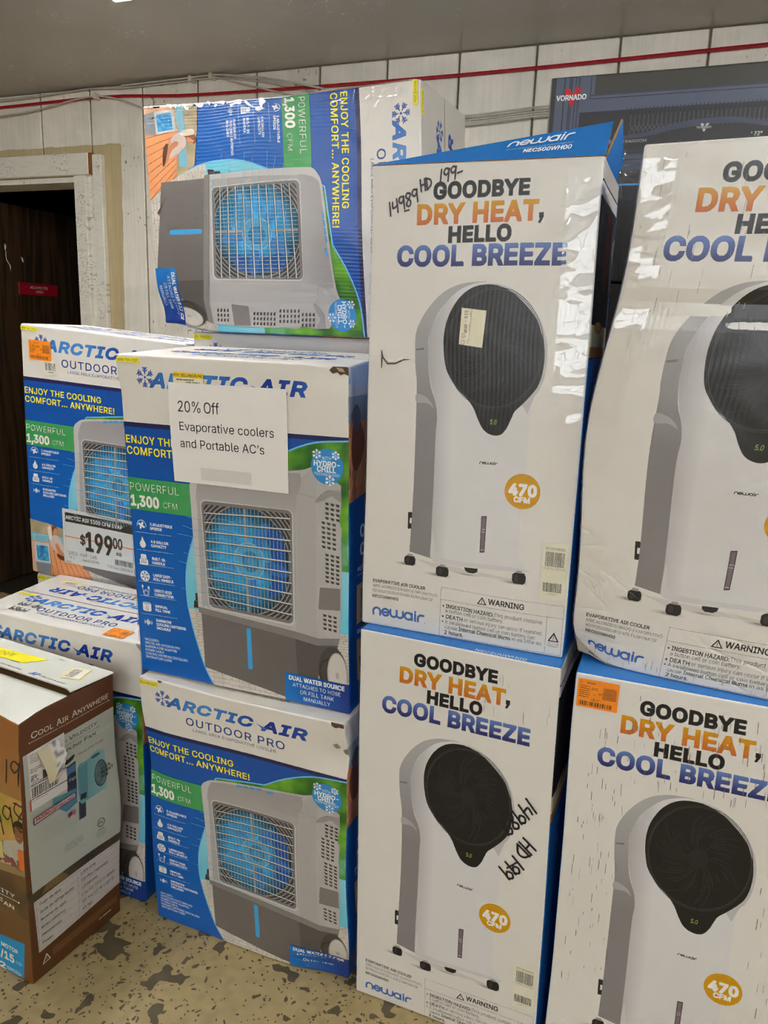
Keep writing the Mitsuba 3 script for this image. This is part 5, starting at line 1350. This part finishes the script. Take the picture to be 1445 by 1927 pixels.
# ------------------------------------------------------------------ door sign, cables
tag('restricted_sign', 'small dark red plate lettered restricted area, on the dark wooden door', 'sign')
part('restricted_sign', 'plate', bevbox(-3.380, 3.237, 1.551, -3.374, 3.51, 1.613, 0.001), (plain('sign_red', (150, 16, 34), 0.4, 0.5) or 'sign_red'))
RS = Art(273, 62); RS.cur = 'sign_lettering'; RS.T('RESTRICTED', 76, 198, 28, 13, (224, 210, 206)); RS.T('AREA', 110, 166, 50, 13, (224, 210, 206))
for pt, (Vv, F, C, lv) in RS.build().items():
    part('restricted_sign', pt, (np.stack([np.full(len(Vv), -3.3735), 3.237 + Vv[:, 0] / 1000, 1.613 - Vv[:, 1] / 1000], 1), F), 'print_matte', uv=Vv, color=C)
scr = [[(3.165, 1.80), (3.175, 1.79), (3.17, 1.765), (3.162, 1.772)], [(3.166, 1.765), (3.168, 1.72), (3.190, 1.69), (3.192, 1.66), (3.196, 1.69), (3.172, 1.722), (3.171, 1.765)], [(3.268, 1.745), (3.280, 1.735), (3.284, 1.715), (3.272, 1.722)]]
for q in scr:
    q = np.array(q); vv, ff = tri(Polygon(q)); part('door_1', 'paint_scrape', trimesh.Trimesh(np.c_[np.full(len(vv), -3.3793), vv], ff), 'white_metal')

yc = YW - 0.018
k = solid('red_cable', tube(smooth_path([(-5.0, yc, 2.392), (-3.172, yc, 2.380), (-2.578, yc, 2.386), (-2.076, yc, 2.361), (-0.956, yc, 2.349), (0.103, yc, 2.361), (1.2, yc, 2.372), (3.4, yc, 2.38)], 60), 0.0065, 8), 'red_cable_paint', 'thin dark red cable running along the top of the plank wall', 'cable')
cab = [[(-5.0, 2.418), (-3.169, 2.413), (-2.85, 2.416), (-2.62, 2.424), (-2.43, 2.419), (-2.2, 2.423), (-1.98, 2.420), (-1.82, 2.40), (-1.5, 2.33), (-1.2, 2.26), (-0.9, 2.195), (-0.58, 2.21), (0.4, 2.20)],
       [(-5.0, 2.406), (-3.169, 2.405), (-2.85, 2.412), (-2.62, 2.420), (-2.43, 2.412), (-2.2, 2.414), (-1.98, 2.419), (-1.84, 2.385), (-1.5, 2.30), (-1.2, 2.235), (-0.9, 2.185), (-0.58, 2.20), (0.4, 2.19)],
       [(-5.0, 2.35), (-3.4, 2.33), (-3.0, 2.345), (-2.578, 2.387), (-2.45, 2.365), (-2.35, 2.33), (-2.1, 2.25), (-1.5, 2.17), (-0.9, 2.176), (-0.58, 2.19), (0.4, 2.18)],
       [(-2.43, 2.416), (-2.1, 2.421), (-1.98, 2.423), (-1.80, 2.405), (-1.5, 2.345), (-1.2, 2.27), (-0.9, 2.205), (-0.58, 2.218), (0.4, 2.21)]]
cl = ['uppermost thin grey cable along the ceiling line above the doorway', 'thin grey cable just under the ceiling line above the doorway', 'sagging thin grey cable just over the door header', 'short thin grey cable starting at the clip near the ceiling']
for i, c in enumerate(cab):
    solid('wall_cable', tube(smooth_path([(x, YW - 0.016 - 0.008 * i, z) for x, z in c], 90), 0.0036, 6), 'grey_cable', cl[i], 'cable', 'thin grey cables on the plank wall')
for i, (x, z) in enumerate(((-2.575, 2.386), (-2.075, 2.417), (-1.975, 2.420))):
    solid('cable_clip', bevbox(x - 0.008, YW - 0.052, z - 0.012, x + 0.008, YW - 0.0111, z + 0.010, 0.002), 'clip_plastic', ['white cable clip over the doorway, holding the red cable', 'white cable clip by the ceiling, left of a pair', 'white cable clip by the ceiling, right of a pair'][i], 'clip')
